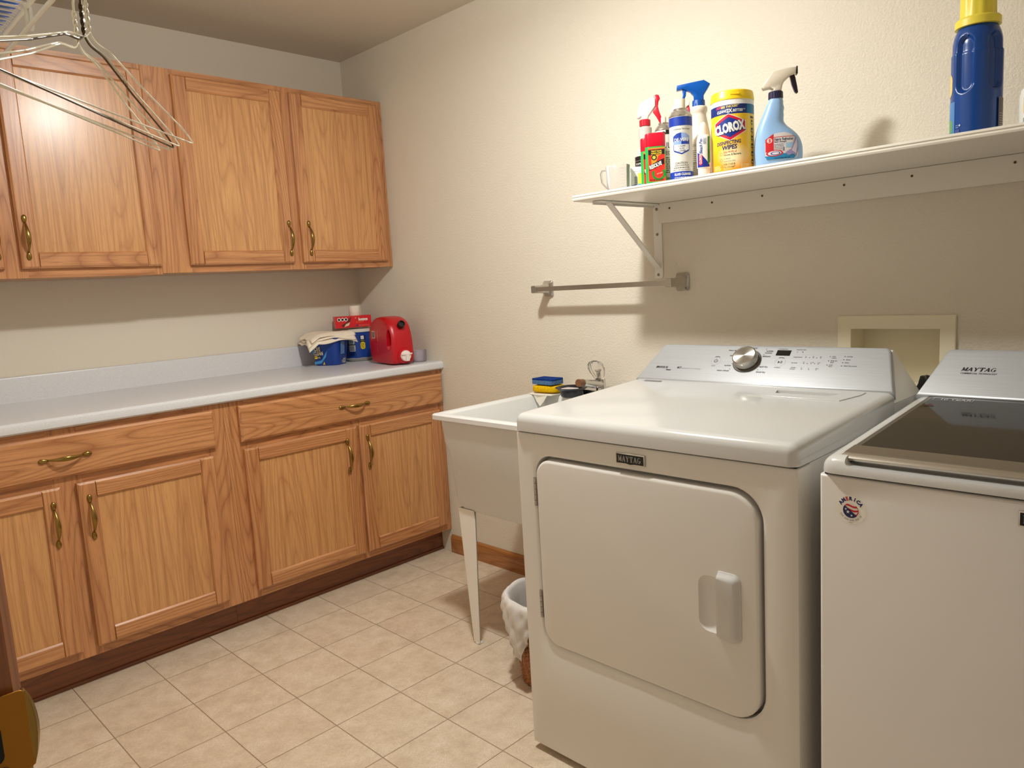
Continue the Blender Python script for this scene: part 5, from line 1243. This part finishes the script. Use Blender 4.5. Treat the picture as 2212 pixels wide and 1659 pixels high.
L.rr(-0.052, 0.033, -0.016, 0.046, 0.005, INK, 2); L.rect(-0.052, 0.033, -0.037, 0.046, C(252, 220, 40), 3); L.lines(-0.050, 0.039, 0.011, 1, 0.003, 0.002, INK, 4, 2); L.lines(-0.034, 0.040, 0.014, 2, 0.004, 0.0018, C(220, 220, 220), 3, 3)
L.poly([(-0.012, 0.004), (0.0, 0.004), (-0.003, 0.019)], YEL, 2); L.text('4', -0.009, 0.0045, 0.010, INK, 3, sx=0.8)
L.onplane((0.0, -0.0555, 0), (1,0,0), (0,-0.068,1)); L.done('label_print', t_)
L = Label(0.0003)
L.rect(-0.052, 0.050, -0.014, 0.112, C(60, 120, 190), 1); L.lines(-0.050, 0.106, 0.034, 14, 0.0042, 0.0012, C(190, 210, 230), 2, 8); L.rect(-0.026, 0.007, -0.006, 0.028, WHITE, 1)
for i in range(8): L.rect(-0.0245+i*0.0022, 0.010, -0.0233+i*0.0022, 0.026, INK, 2)
L.ring(-0.034, 0.012, 0.004, 0.0012, WHITE, 1); L.ring(-0.034, 0.019, 0.004, 0.0012, WHITE, 1)
L.onplane((0.0645, 0.022, 0), (0,1,0), (0.1,0,1)); L.done('side_print', t_)
t_ = ctub('detergent_pail', 'large blue detergent pail with white lid, behind the red jug', -0.108, -0.118, 0.068, 0.135, math.radians(-34), BLU, C(228, 222, 210), 0.014, 1.03)
L = Label(); L.rect(-0.052, 0.040, -0.016, 0.114, C(20, 40, 70), 1); L.rr(-0.050, 0.078, -0.018, 0.112, 0.004, C(170, 190, 190), 2); L.rr(-0.050, 0.042, -0.016, 0.074, 0.004, C(200, 210, 220), 2); L.rect(-0.047, 0.106, -0.02, 0.109, YEL, 3); L.rect(-0.047, 0.071, -0.02, 0.073, YEL, 3)
L.lines(-0.045, 0.098, 0.024, 3, 0.006, 0.002, INK, 3, 4); L.lines(-0.045, 0.064, 0.024, 4, 0.005, 0.0016, C(60, 80, 110), 3, 5)
L.rr(0.010, 0.052, 0.034, 0.088, 0.010, C(226, 200, 30), 2); L.rect(0.008, 0.088, 0.036, 0.120, C(14, 20, 40), 1.5); L.rr(0.013, 0.100, 0.029, 0.118, 0.002, C(220, 224, 230), 2.5); L.lines(0.012, 0.093, 0.022, 1, 0.003, 0.002, C(220, 210, 120), 2.5, 3); L.lines(0.014, 0.078, 0.016, 4, 0.006, 0.002, C(60, 60, 30), 3, 3)
L.oncyl(0.068, rf=lambda z: 0.0653+0.0027*z/0.135+0.0003); L.done('label_print', t_)
t_.location.z = ZC+0.0055
ft = MB(); ft.lathe([(0.060, 0.0003), (0.062, 0.0012), (0.076, 0.015), (0.0805, 0.0155), (0.0805, 0.0170), (0.0750, 0.0165), (0.061, 0.0030), (0.055, 0.0020)], n=48)
for v in ft.bm.verts:
    if v.co.z > 0.01: v.co.z += 0.001*math.sin(9*math.atan2(v.co.y, v.co.x))
fo = finish('foil_pan', ft, C(200, 196, 190, rough=0.45, metal=0.4), smooth=50); fo.location = (-0.108, -0.118, ZC)
tag(fo, 'small grey foil pan under the blue detergent pail', 'pan')
# folded paper / cloth on the tub
mb = MB(); nx, ny = 26, 20; R = random.Random(3)
def cloth(layer, zoff, sc_, rz):
    V = []
    for i in range(nx+1):
        row = []
        for j in range(ny+1):
            u, v = (i/nx-0.5), (j/ny-0.5); x, y = u*0.235*sc_, v*0.185*sc_
            edge = max(abs(u)*2, abs(v)*2)
            d = 0.004*math.sin(u*9+layer)+0.003*math.sin(v*13+u*6+layer*2)
            ov_ = max(0, -x-0.072)+max(0, -y-0.062)*1.1+max(0, x-0.09)*0.3
            z = zoff + d*edge - (0.95-0.15*layer)*ov_ + 0.004*layer
            row.append(mb.bm.verts.new((x*math.cos(rz)-y*math.sin(rz), x*math.sin(rz)+y*math.cos(rz), z)))
        V.append(row)
    for i in range(nx):
        for j in range(ny): mb.face([V[i][j], V[i+1][j], V[i+1][j+1], V[i][j+1]])
cloth(0, 0.0065, 1.0, 0.16); cloth(1, 0.0085, 0.97, 0.10); cloth(2, 0.010, 0.93, 0.22)
cl = finish('folded_cloth', mb, C(246, 234, 214, rough=0.8), smooth=60); cl.location = (-0.295, -0.140, ZC+0.1365); cl.rotation_euler = (0, 0, math.radians(-22))
m_ = cl.modifiers.new('t', 'SOLIDIFY'); m_.thickness = 0.0016
tag(cl, 'folded cream cloth draped over the blue laundry booster tub', 'cloth')
# dryer sheet box and paper roll
t_ = thing('dryer_sheet_box', 'open red box of dryer sheets on top of the detergent pail', 'box', (-0.135, -0.120, ZC+0.1660), math.radians(-26))
mb = MB(); mb.box(-0.086, 0.086, -0.050, 0.050, 0, 0.055); bxo = finish('carton', mb, C(214, 22, 30, rough=0.35), t_, world=False, smooth=0, bevel=0.0008)
L = Label(0.0003); L.text('bounce', 0.030, 0.036, 0.022, WHITE, 1, bold=0.05, sx=0.8); L.lines(0.014, 0.030, 0.045, 2, 0.004, 0.001, C(240, 150, 60), 1, 3); L.circ(0.020, 0.010, 0.005, C(30, 50, 120), 1); L.lines(0.028, 0.012, 0.065, 3, 0.0035, 0.0012, C(230, 120, 110), 1, 4); L.circ(0.014, 0.051, 0.004, C(240, 130, 120), 1)
L.poly([(-0.060, 0.004), (-0.030, 0.012), (-0.016, 0.040), (-0.010, 0.058), (-0.022, 0.052), (-0.040, 0.030), (-0.072, 0.014)], C(96, 20, 22), 1); L.poly([(-0.055, 0.006), (-0.028, 0.012), (-0.020, 0.030), (-0.045, 0.020)], C(226, 206, 176), 2)
for i in range(3): L.ring(-0.082+i*0.020, 0.046, 0.010, 0.003, WHITE, 2); L.circ(-0.082+i*0.020, 0.046, 0.0068, INK, 1.5)
for v in L.bm.verts: v.co.x *= 0.83; v.co.y *= 0.88
L.onplane((0, -0.0501, 0), (1,0,0), (0,0,1)); L.done('label_print', t_)
t_ = thing('paper_roll', 'short white paper roll standing on the red dryer sheet box', 'roll', (-0.112, -0.112, ZC+0.2213), 0.3)
mb = MB(); mb.lathe([(0.0265, 0), (0.027, 0.001), (0.0265, 0.046), (0.0258, 0.047), (0.010, 0.047), (0.010, 0.03)], n=36); finish('roll', mb, C(240, 228, 212, rough=0.8), t_, world=False)
# red jug lying on its back with a push spigot
t_ = thing('detergent_jug', 'red detergent jug lying on its side with a white push spigot', 'jug', (-0.150, -0.446, ZC), math.radians(-99))
# local: x runs away from the wall corner along the counter end, -y faces the room (after turning)
RJ = mat('red_jug_plastic', (188, 6, 26), 0.32)
prof = [(-0.105, 0.012), (-0.095, 0.004), (0.060, 0.002), (0.105, 0.002), (0.122, 0.010), (0.127, 0.030), (0.126, 0.060), (0.122, 0.105), (0.112, 0.150), (0.094, 0.186), (0.062, 0.207), (0.010, 0.217), (-0.045, 0.214), (-0.090, 0.196), (-0.114, 0.166), (-0.122, 0.11), (-0.118, 0.05)]
def smooth_poly(p, it=2):
    for _ in range(it):
        q = []
        for i in range(len(p)):
            a, b = p[i], p[(i+1) % len(p)]; q += [(a[0]*.75+b[0]*.25, a[1]*.75+b[1]*.25), (a[0]*.25+b[0]*.75, a[1]*.25+b[1]*.75)]
        p = q
    return p
pj = smooth_poly(prof)
def insetp(k):
    cx_, cz_ = 0.0, 0.11
    return [(cx_+(a-cx_)*k, cz_+(b-cz_)*(k if b > cz_ else (k*0.5+0.5 if k > 0.9 else k))) for a, b in pj]
mb = MB(); rs = []
for k, y in ((0.80, -0.055), (0.92, -0.0515), (0.975, -0.044), (1.0, -0.030), (1.0, 0.030), (0.975, 0.044), (0.92, 0.0515), (0.80, 0.055)):
    rs.append([(a, y, b) for a, b in insetp(k)])
mb.rings(rs); jug = finish('jug_body', mb, RJ, t_, world=False, smooth=60)
# handle dents on the end: an opening through the jug
mb = MB(); ho = smooth_poly([(0.070, 0.075), (0.100, 0.072), (0.108, 0.110), (0.100, 0.150), (0.082, 0.158), (0.070, 0.120)], 1)
rs = []
for k, y in ((1.25, -0.07), (1.1, -0.05), (0.95, -0.036), (0.95, 0.036), (1.1, 0.05), (1.25, 0.07)):
    rs.append([(0.089+(a-0.089)*k, y, 0.115+(b-0.115)*k) for a, b in ho])
mb.rings(rs); mb.bm.transform(wm(t_)); boolean(jug, mb)
mb = MB(); mb.lathe([(0.0165, 0.0), (0.0165, 0.012), (0.0155, 0.018), (0.0125, 0.0185), (0.012, 0.012)], n=28); mb.bm.transform(Matrix.Translation((0.108, 0, 0.176)) @ Matrix.Rotation(math.radians(62), 4, 'Y'))
finish('vent_cap', mb, black_m, t_, world=False, smooth=40)
mb = MB(); mb.lathe([(0.036, 0.0), (0.036, 0.008), (0.033, 0.014), (0.026, 0.016)], n=36); mb.bm.transform(Matrix.Translation((0.118, 0, 0.040)) @ Matrix.Rotation(math.radians(90), 4, 'Y'))
nk = finish('neck', mb, RJ, t_, world=False, smooth=40)
mb = MB(); mb.lathe([(0.024, 0.014), (0.0245, 0.024), (0.022, 0.028), (0.017, 0.029)], n=32)
mb.box(-0.010, 0.022, -0.008, 0.008, 0.026, 0.040); mb.bm.transform(Matrix.Translation((0.118, 0, 0.040)) @ Matrix.Rotation(math.radians(90), 4, 'Y'))
mb.box(0.146, 0.152, -0.026, 0.026, 0.046, 0.052)
finish('spigot', mb, C(238, 228, 222), t_, world=False, smooth=40)
L = Label(0.0003); L.rect(-0.075, 0.118, -0.045, 0.152, C(224, 196, 180))
for i in range(9): L.rect(-0.072+i*0.0027, 0.121, -0.0705+i*0.0027, 0.149, INK, 2)
L.onplane((0, -0.0553, 0), (1,0,0), (0,0,1)); L.done('barcode_label', t_)
L = Label(0.0003); L.lines(-0.02, 0.15, 0.005, 12, 0.004, 0.0012, C(240, 210, 200), 1, 6); L.lines(-0.028, 0.08, 0.004, 6, 0.005, 0.0014, C(240, 200, 190), 1, 7)
L.onplane((0, -0.0553, 0), (1,0,0), (0,0,1)); L.done('label_print', t_)
# clear dosing cup
t_ = thing('dosing_cup', 'cloudy clear dosing cup on the counter beside the red jug', 'cup', (-0.050, -0.520, ZC), 0)
mb = MB(); mb.lathe([(0.030, 0), (0.0325, 0.002), (0.036, 0.052), (0.0348, 0.052), (0.031, 0.004), (0.004, 0.003)], n=36); finish('cup_body', mb, cloudy_pl, t_, world=False)
